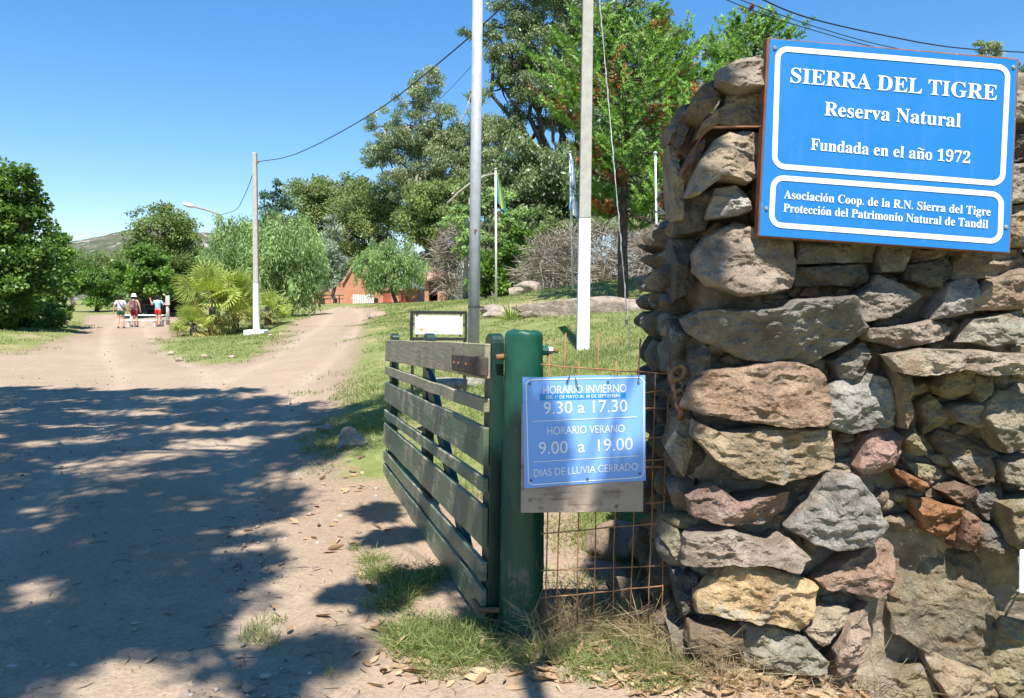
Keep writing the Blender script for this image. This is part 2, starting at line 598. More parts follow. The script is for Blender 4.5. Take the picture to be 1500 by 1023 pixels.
# ================================================================ STONE GATE PILLAR / WALL
YF = 3.36          # front of the stones
wall_root = thing('stone_wall', 'dry fieldstone gate wall on the right carrying the large blue sign', 'stone wall', (1.6, 3.9, 0))

def build_core():
    """The rough mortar and rubble body the stones sit in."""
    zr = np.arange(-0.5, 2.62, 0.022)
    pts = {1023: 985, 960: 992, 880: 990, 800: 985, 700: 985, 600: 990, 500: 990, 420: 995, 350: 1005, 280: 1008, 200: 1012, 160: 1030, 130: 1050, 110: 1072, 95: 1100}
    zl = sorted((P(x, y, 3.5).z, P(x, y, 3.5).x) for y, x in pts.items())
    rows = []
    for z in zr:
        xl = np.interp(z, [a for a, _ in zl], [b for _, b in zl])
        yb = 3.86 + 0.85 * (1 - sstep(1.86, 1.98, z))
        xb = xl + 0.05 * (yb - 3.5)
        yf = 3.505
        xl, xb = xl + .05, xb + .07
        path = [(3.6, yb + .02), (xb + .05, yb), (xb, yb - .05), (xl, yf + .05), (xl + .05, yf), (3.6, yf - .02)]
        seg = []
        for k in range(len(path)):
            a, b = np.array(path[k]), np.array(path[(k + 1) % len(path)])
            n = [40, 3, 44, 3, 110, 4][k]
            seg.append(a + (b - a) * np.linspace(0, 1, n, endpoint=False)[:, None])
        seg = np.concatenate(seg)
        rows.append(np.column_stack([seg, np.full(len(seg), z)]))
    V = np.concatenate(rows)
    n, m = len(rows[0]), len(rows)
    d = fbm(V * 9, 4, 3) * 0.028 + fbm(V * 38, 4, 6, .65) * 0.013
    side = (V[:, 0] < 1.0) & (V[:, 1] > 3.52)
    V[:, 1] += np.where(side, 0, d)
    V[:, 0] += np.where(side, d * 1.3, 0)
    i = np.arange(m - 1)[:, None] * n
    j = np.arange(n)[None, :]
    j2 = (j + 1) % n
    F = np.stack([i + j, i + j2, i + n + j2, i + n + j], -1).reshape(-1, 4)
    # lid: collapse the top loop towards its middle line
    top = V[-n:].copy()
    mid = top.copy()
    mid[:, 1] = top[:, 1].mean()
    mid[:, 2] += 0.02
    V = np.concatenate([V, mid])
    jj = np.arange(n)
    F = np.concatenate([F, np.stack([(m - 1) * n + jj, (m - 1) * n + (jj + 1) % n, m * n + (jj + 1) % n, m * n + jj], -1)])
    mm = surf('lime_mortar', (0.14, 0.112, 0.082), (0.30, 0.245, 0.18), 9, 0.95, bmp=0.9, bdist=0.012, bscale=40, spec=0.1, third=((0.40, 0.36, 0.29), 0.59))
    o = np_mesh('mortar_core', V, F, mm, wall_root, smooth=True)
    return mm
MORTAR = build_core()

def traced_stone(poly, col, seed, prot=0.0, tilt=(0, 0), label=None, thick=0.26, name='stone', amp=0.06):
    r = np.random.default_rng(seed + 400)
    yf = YF - prot * 1.35
    q = np.array([[P(a, b, yf).x, P(a, b, yf).z] for a, b in poly])
    c = q.mean(0)
    per = np.concatenate([q, q[:1]])
    L = np.concatenate([[0], np.cumsum(np.hypot(*np.diff(per, axis=0).T))])
    NP = 112
    s = np.linspace(0, L[-1], NP, endpoint=False)
    rim = np.column_stack([np.interp(s, L, per[:, 0]), np.interp(s, L, per[:, 1])])
    d = rim - c
    size = np.sqrt((d ** 2).sum(1)).mean()
    rim = c + d * (1.085 + 0.03 * fbm(np.column_stack([rim * 16, np.full(NP, seed)]), 4, seed))[:, None]
    rings = [(0.80, thick), (0.94, 0.16), (1.0, 0.085), (1.0, 0.055), (0.995, 0.035), (0.985, 0.018), (0.97, 0.006), (0.94, 0.001), (0.89, 0.0)] + [(x, 0.0) for x in np.linspace(0.83, 0.05, 24)]
    # chisel facets on the face
    npl = r.integers(4, 7)
    dirs = r.normal(size=(npl, 2))
    dirs /= np.linalg.norm(dirs, axis=1)[:, None]
    slope = r.uniform(0.2, 0.9, npl)
    offs = r.uniform(0.0, 0.5, npl)
    vs = []
    for k, (sc, dep) in enumerate(rings):
        xz = c + (rim - c) * sc
        qn = (xz - c) / size
        f = np.max([slope[i] * (qn @ dirs[i] - offs[i]) for i in range(npl)], axis=0)
        f = np.maximum(f, -0.05)
        front = min(1.0, max(0.0, (0.16 - dep) / 0.12))
        y = yf + dep + front * (amp * 1.4 * f + tilt[0] * (xz[:, 0] - c[0]) + tilt[1] * (xz[:, 1] - c[1]))
        vs.append(np.column_stack([xz[:, 0], y, xz[:, 1]]))
    V = np.concatenate(vs)
    w = np.repeat([min(1.0, max(0.3, (0.16 - dp) / 0.12)) for _, dp in rings], NP)
    n1 = fbm(V * 7.5 + seed * 3.1, 3, seed)
    n2 = fbm(V * 24 + seed, 5, seed + 3, 0.58)
    ridge = np.abs(fbm(V * np.array([6, 6, 15]) + seed, 3, seed + 11))
    V[:, 1] += w * (0.012 * n1 + 0.011 * n2 + 0.026 * (ridge - 0.3))
    V[:, 0] += w * 0.004 * fbm(V * 20 + 40, 3, seed + 7)
    V[:, 2] += w * 0.006 * fbm(V * 16 + 80, 3, seed + 8)
    K = len(rings)
    i = np.arange(K - 1)[:, None] * NP
    j = np.arange(NP)[None, :]
    j2 = (j + 1) % NP
    F = np.stack([i + j, i + NP + j, i + NP + j2, i + j2], -1).reshape(-1, 4)
    cen = V[-NP:].mean(0)
    bck = V[:NP].mean(0)
    V = np.concatenate([V, [cen, bck]])
    jj = np.arange(NP)
    lo = (K - 1) * NP
    a = np.stack([lo + jj, np.full(NP, K * NP), np.full(NP, K * NP), lo + (jj + 1) % NP], -1)
    me_v, quads = V.tolist(), F.tolist()
    tris = [(lo + k, K * NP, lo + (k + 1) % NP) for k in range(NP)] + [((k + 1) % NP, K * NP + 1, k) for k in range(NP)]
    me = bpy.data.meshes.new(name)
    me.from_pydata(me_v, [], [tuple(x) for x in quads] + tris)
    bm = bmesh.new()
    bm.from_mesh(me)
    bmesh.ops.recalc_face_normals(bm, faces=bm.faces)
    bm.to_mesh(me)
    bm.free()
    me.polygons.foreach_set('use_smooth', np.ones(len(me.polygons), bool))
    me.set_sharp_from_angle(angle=rad(24))
    o = link_mesh(name, me, STONE, wall_root)
    o.color = (col[0], col[1], col[2], 1)
    if label:
        o['label'] = label
    return o

GREY, DGREY, PINK, RED = (0.28, 0.265, 0.24), (0.165, 0.155, 0.14), (0.36, 0.265, 0.20), (0.28, 0.15, 0.105)
CREAM, TAN, OLIVE, BROWN, ORANGE, LGREY = (0.58, 0.44, 0.265), (0.37, 0.295, 0.21), (0.29, 0.255, 0.165), (0.235, 0.18, 0.13), (0.34, 0.175, 0.095), (0.35, 0.345, 0.335)
STONES = [
    # polygon in photo pixels, colour, how far it stands proud, tilt of its face, label
    ([(1015, 469), (1036, 455), (1082, 457), (1152, 453), (1167, 442), (1241, 438), (1253, 457), (1274, 480), (1245, 504), (1191, 537), (1160, 531), (1106, 529), (1051, 504), (1024, 488)], (0.263, 0.250, 0.232), 0.07, (0, -0.45), 'large dark grey ledge stone'),
    ([(1055, 550), (1090, 546), (1129, 537), (1167, 535), (1206, 546), (1218, 581), (1216, 612), (1206, 624), (1137, 622), (1075, 614), (1036, 608), (1013, 600), (1030, 562)], PINK, 0.06, (0, 0.1), 'pinkish granite stone'),
    ([(1229, 569), (1283, 544), (1311, 562), (1318, 597), (1318, 627), (1276, 630), (1250, 636), (1222, 628), (1216, 597)], LGREY, 0.03, (0, 0.12), None),
    ([(1028, 622), (1060, 640), (1121, 632), (1218, 636), (1229, 685), (1191, 699), (1148, 709), (1086, 695), (1048, 668), (1024, 643)], TAN, 0.06, (0, 0.15), None),
    ([(1225, 531), (1268, 500), (1278, 523), (1268, 550), (1237, 558)], GREY, 0.0, (0, 0), None),
    ([(1278, 643), (1318, 627), (1334, 647), (1322, 689), (1276, 701), (1264, 685)], (0.384, 0.259, 0.234), 0.02, (0.2, 0.1), None),
    ([(1222, 703), (1264, 705), (1287, 734), (1303, 773), (1283, 800), (1253, 810), (1198, 800), (1167, 781), (1202, 742)], (0.336, 0.325, 0.308), 0.07, (0, 0.12), 'rounded blue grey stone'),
    ([(1017, 738), (1055, 717), (1086, 740), (1160, 724), (1158, 757), (1129, 773), (1067, 771), (1021, 761)], (0.318, 0.226, 0.194), 0.05, (0, -0.1), None),
    ([(1013, 796), (1075, 784), (1137, 806), (1160, 796), (1187, 823), (1167, 839), (1121, 827), (1075, 829), (1044, 835), (1009, 833)], (0.355, 0.301, 0.259), 0.07, (0, 0.25), None),
    ([(1032, 881), (1086, 827), (1137, 842), (1206, 873), (1198, 908), (1175, 931), (1137, 916), (1082, 910), (1036, 908)], CREAM, 0.07, (0, 0.18), 'pale cream yellow stone'),
    ([(1206, 854), (1249, 827), (1299, 800), (1318, 808), (1307, 866), (1287, 877), (1249, 869), (1214, 864)], (0.345, 0.245, 0.198), 0.02, (0, 0.2), None),
    ([(1017, 927), (1090, 931), (1094, 966), (1075, 987), (1051, 985), (1032, 966), (1013, 951)], BROWN, 0.05, (0, 0), None),
    ([(1098, 927), (1137, 927), (1183, 939), (1214, 974), (1206, 989), (1152, 987), (1094, 978)], (0.320, 0.307, 0.249), 0.05, (0, 0), None),
    ([(1183, 927), (1214, 900), (1256, 904), (1237, 927), (1206, 947)], (0.470, 0.399, 0.308), 0.04, (0, 0.1), None),
    ([(1229, 958), (1253, 920), (1283, 897), (1280, 943), (1260, 985), (1229, 993)], (0.409, 0.323, 0.265), 0.03, (0.3, 0), None),
    ([(1314, 835), (1335, 790), (1390, 780), (1438, 815), (1461, 897), (1481, 912), (1461, 993), (1438, 1001), (1384, 966), (1318, 927)], (0.245, 0.217, 0.160), -0.05, (0, 0.25), 'big mossy brown slab'),
    ([(1477, 912), (1530, 930), (1530, 1060), (1469, 1020), (1457, 997)], OLIVE, 0.0, (0, 0.1), None),
    ([(1372, 966), (1461, 1001), (1469, 1035), (1403, 1045), (1376, 995)], TAN, 0.03, (0, 0.15), None),
    ([(1343, 734), (1411, 746), (1407, 796), (1361, 780)], ORANGE, 0.0, (0, -0.2), 'rust orange stone'),
    ([(1415, 748), (1450, 769), (1442, 813), (1411, 808)], (0.254, 0.156, 0.112), 0.0, (0, 0), None),
    ([(1450, 771), (1473, 777), (1496, 811), (1492, 817), (1442, 815)], DGREY, 0.02, (0, 0), None),
    ([(1481, 746), (1540, 732), (1540, 830), (1490, 800)], OLIVE, 0.06, (0, 0), None),
    ([(1324, 692), (1365, 711), (1372, 730), (1338, 715)], ORANGE, 0.03, (0, -0.2), None),
    ([(1318, 524), (1373, 514), (1455, 517), (1500, 521), (1540, 522), (1540, 548), (1461, 551), (1416, 541), (1378, 551), (1336, 548)], (0.414, 0.359, 0.292), 0.14, (0, 0.5), None),
    ([(1317, 525), (1335, 535), (1338, 611), (1330, 626), (1322, 576)], TAN, 0.05, (-0.4, 0), None),
    ([(1381, 568), (1400, 545), (1428, 540), (1433, 568), (1411, 589), (1389, 581)], OLIVE, 0.05, (0, -0.3), None),
    ([(1430, 546), (1461, 548), (1463, 576), (1444, 591), (1433, 570)], (0.258, 0.238, 0.191), 0.04, (0, 0), None),
    ([(1357, 595), (1369, 581), (1399, 609), (1389, 628), (1362, 644)], (0.352, 0.306, 0.211), -0.02, (0.2, 0), None),
    ([(1400, 603), (1417, 594), (1461, 591), (1455, 622), (1439, 628), (1409, 617)], (0.373, 0.327, 0.247), 0.02, (0, 0.4), None),
    ([(1461, 595), (1482, 578), (1530, 584), (1530, 655), (1482, 663), (1466, 644), (1455, 614)], (0.327, 0.297, 0.233), 0.06, (0, 0.1), None),
    ([(1377, 644), (1389, 635), (1417, 641), (1455, 663), (1455, 704), (1425, 713), (1411, 699)], BROWN, -0.02, (0, 0.2), None),
    ([(1336, 647), (1351, 630), (1357, 666), (1346, 669)], OLIVE, 0.03, (0, 0), None),
    ([(1340, 682), (1370, 685), (1384, 690), (1368, 707), (1346, 699)], (0.352, 0.314, 0.212), 0.0, (0, 0.3), None),
    ([(1387, 723), (1411, 710), (1444, 726), (1433, 742), (1409, 742)], (0.228, 0.154, 0.118), 0.0, (0, 0), None),
    ([(1455, 710), (1477, 713), (1473, 762), (1450, 764), (1433, 734)], DGREY, -0.02, (0, 0), None),
    ([(1482, 682), (1530, 672), (1530, 721), (1485, 710)], (0.317, 0.287, 0.223), 0.04, (0, 0), None),
    # upper courses and cap
    ([(1063, 93), (1093, 81), (1119, 75), (1180, 76), (1185, 128), (1120, 126), (1087, 129), (1060, 116)], (0.397, 0.350, 0.299), 0.10, (0, 0.5), None),
    ([(1010, 157), (1031, 125), (1057, 107), (1066, 128), (1051, 149), (1028, 178), (1010, 172)], BROWN, 0.05, (0.3, 0.3), None),
    ([(1066, 151), (1070, 135), (1120, 132), (1125, 181), (1081, 181), (1046, 178)], (0.413, 0.359, 0.284), 0.04, (0, 0.1), None),
    ([(1024, 200), (1031, 178), (1051, 160), (1078, 147), (1069, 166), (1040, 190)], TAN, 0.05, (0.1, 0), None),
    ([(1013, 283), (1031, 234), (1057, 201), (1081, 187), (1125, 188), (1125, 251), (1098, 263), (1057, 257), (1025, 283)], (0.432, 0.369, 0.286), 0.10, (0.1, 0.3), 'big tan stone beside the sign'),
    ([(1054, 275), (1081, 269), (1098, 283), (1101, 307), (1084, 313), (1043, 319), (1040, 313)], (0.459, 0.450, 0.432), 0.06, (0, 0), 'small speckled white granite stone'),
    ([(981, 184), (999, 175), (1003, 204), (986, 203)], GREY, 0.0, (0.3, 0), None),
    ([(1000, 154), (1012, 150), (1014, 178), (1000, 210), (992, 200)], DGREY, 0.02, (0, 0), None),
    ([(1000, 250), (1022, 213), (1037, 202), (1028, 234), (1010, 272)], (0.285, 0.193, 0.141), 0.05, (0.2, 0), None),
    ([(986, 210), (994, 208), (1003, 269), (1001, 318), (991, 318)], (0.410, 0.347, 0.251), 0.0, (0, 0), None),
    ([(1006, 288), (1051, 277), (1043, 304), (1037, 336), (999, 340)], DGREY, 0.02, (0, 0), None),
    ([(1030, 370), (1045, 345), (1090, 326), (1125, 338), (1170, 345), (1171, 385), (1165, 418), (1137, 425), (1090, 430), (1045, 415), (1028, 395)], (0.355, 0.301, 0.256), 0.09, (0.05, 0.25), None),
    ([(1171, 392), (1268, 388), (1283, 405), (1268, 421), (1229, 417), (1175, 419)], DGREY, 0.03, (0, 0), None),
    ([(1175, 345), (1290, 350), (1285, 383), (1172, 386)], GREY, 0.02, (0, 0), None),
    ([(1256, 446), (1299, 403), (1361, 434), (1330, 453), (1299, 465), (1268, 471)], (0.309, 0.272, 0.245), 0.05, (0, 0.2), None),
    ([(1341, 388), (1399, 376), (1403, 403), (1384, 421), (1338, 411)], DGREY, 0.02, (0, 0), None),
    ([(1399, 415), (1446, 403), (1434, 457), (1392, 467), (1376, 465)], (0.356, 0.341, 0.327), 0.04, (0, 0), None),
    ([(1440, 438), (1461, 411), (1500, 395), (1530, 400), (1530, 450), (1461, 455), (1438, 453)], (0.407, 0.313, 0.248), 0.05, (0, 0.1), None),
    ([(1276, 484), (1345, 477), (1380, 471), (1415, 484), (1392, 500), (1326, 510), (1283, 500)], (0.355, 0.301, 0.259), 0.06, (0, -0.2), None),
    ([(1423, 502), (1442, 469), (1512, 455), (1530, 500), (1461, 506)], (0.362, 0.347, 0.296), 0.05, (0, 0.2), None),
    ([(1176, 433), (1187, 420), (1206, 422), (1200, 437)], RED, 0.0, (0, 0), None),
    ([(1295, 345), (1340, 352), (1332, 397), (1295, 398)], GREY, 0.01, (0, 0), None),
    ([(1345, 355), (1420, 365), (1400, 374), (1345, 384)], TAN, 0.0, (0, 0), None),
    ([(1418, 365), (1500, 365), (1530, 388), (1465, 406), (1410, 408)], (0.372, 0.310, 0.245), 0.03, (0, 0.1), None),
    ([(1180, 80), (1300, 92), (1310, 150), (1190, 140)], TAN, 0.03, (0, 0.3), None),
    ([(1300, 100), (1440, 118), (1440, 170), (1310, 165)], GREY, 0.03, (0, 0.3), None),
    ([(1440, 130), (1540, 132), (1540, 172), (1445, 175)], (0.397, 0.350, 0.299), 0.06, (0, 0.3), None),
    ([(1440, 180), (1540, 178), (1540, 232), (1445, 235)], DGREY, 0.03, (0, 0), None),
    ([(1445, 240), (1540, 236), (1540, 290), (1445, 300)], (0.419, 0.380, 0.335), 0.05, (0, 0.1), None),
    ([(1445, 306), (1540, 296), (1540, 360), (1440, 358)], TAN, 0.04, (0, 0.1), None),
    ([(1128, 150), (1290, 160), (1290, 240), (1130, 240)], GREY, 0.0, (0, 0), None),
    ([(1295, 170), (1435, 176), (1435, 250), (1296, 245)], TAN, 0.0, (0, 0), None),
    ([(1110, 258), (1260, 250), (1270, 330), (1115, 325)], BROWN, 0.0, (0, 0), None),
    ([(1275, 255), (1435, 258), (1435, 345), (1280, 340)], GREY, 0.0, (0, 0), None),
    # left edge
    ([(982, 662), (997, 620), (1017, 608), (1024, 631), (1005, 701)], (0.374, 0.328, 0.254), -0.06, (0.3, 0), None),
    ([(972, 792), (978, 773), (1013, 788), (1013, 827), (1001, 835)], (0.357, 0.334, 0.246), -0.1, (0.3, 0), None),
    ([(982, 471), (1013, 470), (1013, 528), (986, 518)], DGREY, -0.05, (0.2, 0), None),
    ([(1010, 490), (1040, 510), (1045, 545), (1020, 560), (1012, 530)], (0.202, 0.190, 0.175), -0.02, (0, 0), None),
    ([(990, 350), (1024, 350), (1020, 420), (992, 440)], DGREY, -0.04, (0.2, 0), None),
    ([(994, 850), (1026, 850), (1028, 905), (1000, 900)], DGREY, -0.04, (0.2, 0), None),
    ([(985, 930), (1012, 935), (1018, 990), (990, 985)], (0.249, 0.229, 0.189), -0.02, (0.2, 0), None),
    ([(1020, 990), (1120, 992), (1125, 1035), (1015, 1035)], TAN, 0.05, (0, 0.3), None),
    ([(1300, 1000), (1372, 985), (1380, 1045), (1310, 1065)], OLIVE, 0.0, (0, 0.2), None),
    ([(1385, 1050), (1470, 1035), (1530, 1065), (1530, 1110), (1390, 1110)], TAN, 0.03, (0, 0.2), None),
    ([(1215, 995), (1300, 985), (1365, 1005), (1360, 1050), (1220, 1045)], (0.355, 0.310, 0.252), -0.01, (0, 0.3), None),
]
for k, (poly, col, prot, tilt, lab) in enumerate(STONES):
    traced_stone(poly, col, k, prot, tilt, lab)

def side_stones():
    """The end face of the wall, running back from the front corner, and the rubble chinked between the big stones."""
    r = np.random.default_rng(21)
    k = 0
    z = 0.05
    cols = [DGREY, GREY, BROWN, TAN, OLIVE, (0.2, 0.18, 0.16), (0.36, 0.31, 0.23)]
    while z < 1.95:
        h = r.uniform(0.10, 0.2)
        y = 3.47 + r.uniform(0, .08)
        while y < 4.62:
            l = r.uniform(0.14, 0.34)
            V, F = rock_vf((0.80 + 0.05 * (y - 3.5) + r.uniform(-0.03, 0.03), y + l / 2, z + h / 2), (0.13, l / 2 * 1.08, h / 2 * 1.1), 700 + k, 4, 0)
            o = np_mesh('side_stone', V, F, STONE, wall_root, smooth=True)
            o.data.set_sharp_from_angle(angle=rad(24))
            c = cols[int(r.integers(len(cols)))]
            o.color = (*c, 1)
            k += 1
            y += l
        z += h * 0.97
    while z < 2.42:                                     # thin upper part
        h = r.uniform(0.1, 0.18)
        V, F = rock_vf((0.84 + 0.25 * max(0, z - 2.3), 3.72, z + h / 2), (0.15, 0.17, h / 2 * 1.1), 800 + k, 4, 0)
        o = np_mesh('side_stone', V, F, STONE, wall_root, smooth=True)
        o.color = (*cols[int(r.integers(len(cols)))], 1)
        k += 1
        z += h
    Vs, Fs, n = [], [], 0
    for q in range(620):
        x, zz = r.uniform(0.86, 2.6), r.uniform(0.0, 2.35)
        if x > 1.58 and zz < 0.62:
            continue
        s = r.uniform(0.018, 0.05)
        V, F = rock_vf((x, 3.49 - r.uniform(0, 0.025), zz), (s * r.uniform(0.8, 1.8), s, s * r.uniform(0.5, 1.0)), 900 + q, 3, 0, 7, 0.1)
        Vs.append(V)
        Fs.append(F + n)
        n += len(V)
    o = np_mesh('chinking', np.concatenate(Vs), np.concatenate(Fs), STONE, wall_root, smooth=True)
    o.data.set_sharp_from_angle(angle=rad(24))
    o.color = (0.32, 0.27, 0.21, 1)
    o['kind'] = 'stuff'
side_stones()

RUST = surf('rusty_iron', (0.16, 0.07, 0.035), (0.30, 0.14, 0.07), 14, 0.85, 0.0, 0.5, 0.003, 60, third=((0.09, 0.05, 0.035), 0.58))
b = MB()                                                # stub of a steel beam left in the wall
for dz in (0.0, 0.062):
    b.box(P(985, 294, 3.75) + Vector((0.03, 0, dz)), (0.17, 0.09, 0.012))
b.box(P(985, 294, 3.75) + Vector((0.03, 0, 0.031)), (0.17, 0.012, 0.05))
b.build('iron_beam_stub', RUST, wall_root, bevel=0.002)
# ================================================================ LETTERING
def serif_bold(s):
    out = ''
    for c in s:
        if 'A' <= c <= 'Z': out += chr(0x1D400 + ord(c) - 65)
        elif 'a' <= c <= 'z': out += chr(0x1D41A + ord(c) - 97)
        elif '0' <= c <= '9': out += chr(0x1D7CE + ord(c) - 48)
        else: out += c
    return out

_tc = bpy.data.curves.new('lettering_source', 'FONT')
_tc.resolution_u = 4
_to = bpy.data.objects.new('lettering_source', _tc)
COL.objects.link(_to)
_glyph = {}
def text_mesh(s):
    _tc.body = s
    dg = bpy.context.evaluated_depsgraph_get()
    dg.update()
    me = bpy.data.meshes.new_from_object(_to.evaluated_get(dg))
    v = np.array([x.co[:2] for x in me.vertices]) if len(me.vertices) else np.zeros((0, 2))
    f = [tuple(p.vertices) for p in me.polygons]
    bpy.data.meshes.remove(me)
    return v, f

def glyph(c, bold):
    k = (c, bold)
    if k not in _glyph:
        base = {'ó': 'o', 'ñ': 'n', 'º': 'o'}.get(c, c)
        m = serif_bold(base) if bold else base
        H = serif_bold('H') if bold else 'H'
        a = text_mesh(H + H)[0][:, 0]
        w = text_mesh(H + m + H)[0][:, 0]
        adv = (w.max() - w.min()) - (a.max() - a.min())
        v, f = text_mesh(m)
        if c == 'º' and len(v):
            v = v * 0.55 + np.array([0.0, 0.36])
            adv *= 0.6
        if c == 'ó':
            x = (v[:, 0].min() + v[:, 0].max()) / 2
            y = v[:, 1].max()
            b0 = len(v)
            v = np.concatenate([v, np.array([[x - .05, y + .06], [x + .03, y + .06], [x + .14, y + .21], [x + .01, y + .21]])])
            f = f + [(b0, b0 + 1, b0 + 2, b0 + 3)]
        if c == 'ñ':
            x0, x1, y = v[:, 0].min() + .05, v[:, 0].max() - .05, v[:, 1].max() + .08
            b0 = len(v)
            q = []
            for i in range(9):
                t = i / 8
                yy = y + .05 + .035 * math.sin(t * 2 * math.pi)
                q += [[x0 + (x1 - x0) * t, yy - .03], [x0 + (x1 - x0) * t, yy + .03]]
            v = np.concatenate([v, np.array(q)])
            f = f + [(b0 + 2 * i, b0 + 2 * i + 2, b0 + 2 * i + 3, b0 + 2 * i + 1) for i in range(8)]
        _glyph[k] = (v, f, adv)
    return _glyph[k]

def lay_text(mb, s, L, Rt, cap, up, Y, bold):
    """Letters from L to Rt along a base line on the sign's face (photo pixels at the face's depth Y)."""
    L, Rt, up = np.array(L, float), np.array(Rt, float), np.array(up, float)
    caph = text_mesh(serif_bold('H') if bold else 'H')[0][:, 1].max()
    gl = [glyph(c, bold) if c != ' ' else None for c in s]
    sp = 0.27
    tot = sum(g[2] if g else sp for g in gl)
    x = 0.0
    for g in gl:
        if g is None:
            x += sp
            continue
        v, f, adv = g
        if len(v):
            q = [L + (Rt - L) * ((x + a) / tot) + up * (b_ / caph * cap) for a, b_ in v]
            mb.add([P(a, b_, Y) for a, b_ in q], f)
        x += adv

def ring_px(mb, corners, radius, width, Y, n=7):
    """A rounded rectangular line through four corners given in photo pixels at depth Y."""
    c = [np.array(x, float) for x in corners]
    def loop(off):
        pts = []
        for k in range(4):
            a, b, d = c[k - 1], c[k], c[(k + 1) % 4]
            e1 = (a - b) / np.linalg.norm(a - b)
            e2 = (d - b) / np.linalg.norm(d - b)
            cen = b + (e1 + e2) * radius
            rr = radius + off
            for i in range(n + 1):
                an = math.pi / 2 * i / n
                pts.append(cen - (e2 * math.cos(an) + e1 * math.sin(an)) * rr)
        return pts
    o, i_ = loop(width / 2), loop(-width / 2)
    m = len(o)
    mb.add([P(*p, Y) for p in o] + [P(*p, Y) for p in i_], [(k, (k + 1) % m, m + (k + 1) % m, m + k) for k in range(m)])

def slab_px(mb, corners, Y, thick):
    a = [P(x, y, Y) for x, y in corners]
    mb.hexa(a + [p + Vector((0, thick, 0)) for p in a])

def paint_mat(name, col, dirt=(0.25, 0.22, 0.18), rough=0.38, amount=0.66, scale=5, bmp=0.05):
    m, t, b = new_mat(name)
    c = obj_coord(t)
    f = ramp(t, noise(t, scale, 7, 0.7, c), [(amount, 0.0), (amount + 0.12, 0.5)])
    v = mix(t, noise(t, 2.0, 4, 0.6, c), tuple(x * 0.9 for x in col), tuple(min(1, x * 1.1) for x in col))
    v = mix(t, f, v, dirt)
    mp = nd(t, 'ShaderNodeMapping')                     # rain streaks run down the sheet
    mp.inputs['Scale'].default_value = (26, 26, 1.6)
    t.links.new(c, mp.inputs['Vector'])
    v = mix(t, ramp(t, noise(t, 1.0, 5, 0.7, mp.outputs[0]), [(0.55, 0.0), (0.8, 0.28)]), v, dirt)
    v = mix(t, ramp(t, noise(t, 75, 3, 0.75, c), [(0.70, 0.0), (0.73, 0.7)]), v, (0.6, 0.62, 0.64))
    t.links.new(v, b.inputs['Base Color'])
    t.links.new(ramp(t, noise(t, 4, 6, 0.7, c), [(0.3, rough - .08), (0.7, rough + .22)]), b.inputs['Roughness'])
    bump(t, b, noise(t, 60, 3, 0.5, c), bmp, 0.002)
    return m

WHITE_LETTER = paint_mat('white_lettering', (0.82, 0.83, 0.84), rough=0.5, amount=0.72, scale=30)
STEEL = surf('galvanised_steel', (0.34, 0.35, 0.375), (0.47, 0.48, 0.51), 7, 0.5, 0.1, 0.15, 0.002, 40, 0.5, third=((0.25, 0.17, 0.12), 0.66))
SCREW = surf('screw_steel', (0.35, 0.34, 0.33), (0.5, 0.5, 0.5), 60, 0.4, 0.7, 0.0)

# ================================================================ THE BIG BLUE SIGN
YS = 3.20
C1 = lambda x, y: (1000 + x * 0.35186, 40 + y * 0.35186)
sg = thing('reserve_sign', 'large tilted blue sign reading SIERRA DEL TIGRE mounted on the stone wall', 'sign', P(1300, 360, YS))
m = MB()
slab_px(m, [(1128, 57), (1490, 88), (1478, 370), (1112, 345)], YS, 0.004)
m.build('panel', paint_mat('blue_enamel', (0.012, 0.175, 0.49), (0.10, 0.28, 0.56), 0.36, 0.62, 11), sg)
m = MB()
wood_edge = surf('red_brown_painted_wood', (0.16, 0.06, 0.03), (0.26, 0.11, 0.055), 12, 0.75, 0, 0.5, 0.003, 50, third=((0.42, 0.26, 0.17), 0.6))
for a, b_ in (([(1124, 55), (1143, 57), (1127, 348), (1110, 346)], 0), ([(1474, 84), (1493, 86), (1480, 372), (1462, 370)], 0), ([(1143, 57), (1474, 84), (1474, 98), (1142, 71)], 0), ([(1127, 334), (1462, 356), (1462, 370), (1127, 348)], 0)):
    slab_px(m, a, YS + 0.0045, 0.055)
m.build('wooden_frame', wood_edge, sg, bevel=0.003)
m = MB()
ring_px(m, [C1(397, 88), C1(1355, 168), C1(1331, 652), C1(382, 578)], 15, 7.6, YS - 0.0022)
ring_px(m, [C1(379, 625), C1(1328, 697), C1(1321, 893), C1(369, 822)], 15, 7.6, YS - 0.0022)
m.build('border_line', WHITE_LETTER, sg)
m = MB()
UP1 = (0.052, -0.9986)
for s, L, Rr, cap in (('SIERRA DEL TIGRE', (443, 229), (1309, 304), 61), ('Reserva Natural', (588, 366), (1159, 417), 56), ('Fundada en el año 1972', (531, 510), (1199, 567), 47),
                      ('Asociación Coop. de la R.N. Sierra del Tigre', (422, 712), (1283, 786), 34), ('Protección del Patrimonio Natural de Tandil', (418, 768), (1272, 838), 34)):
    lay_text(m, s, C1(*L), C1(*Rr), cap * 0.35186, UP1, YS - 0.0025, True)
m.build('lettering', WHITE_LETTER, sg)
for x, y in ((384, 86), (1378, 166), (349, 755), (1347, 832)):
    m = MB()
    p = P(*C1(x, y), YS - 0.002)
    m.add(*[[(p + Vector((0.0085 * math.cos(a) * k, -0.004 * (k < .9) , 0.0085 * math.sin(a) * k))) for k in (1.0, 0.6) for a in [i * math.pi / 5 for i in range(10)]],
            [(i, (i + 1) % 10, 10 + (i + 1) % 10, 10 + i) for i in range(10)] + [tuple(range(10, 20))]])
    m.build('screw', SCREW, sg)
m = MB()                                               # the iron rod that ties the sign back to the beam stub
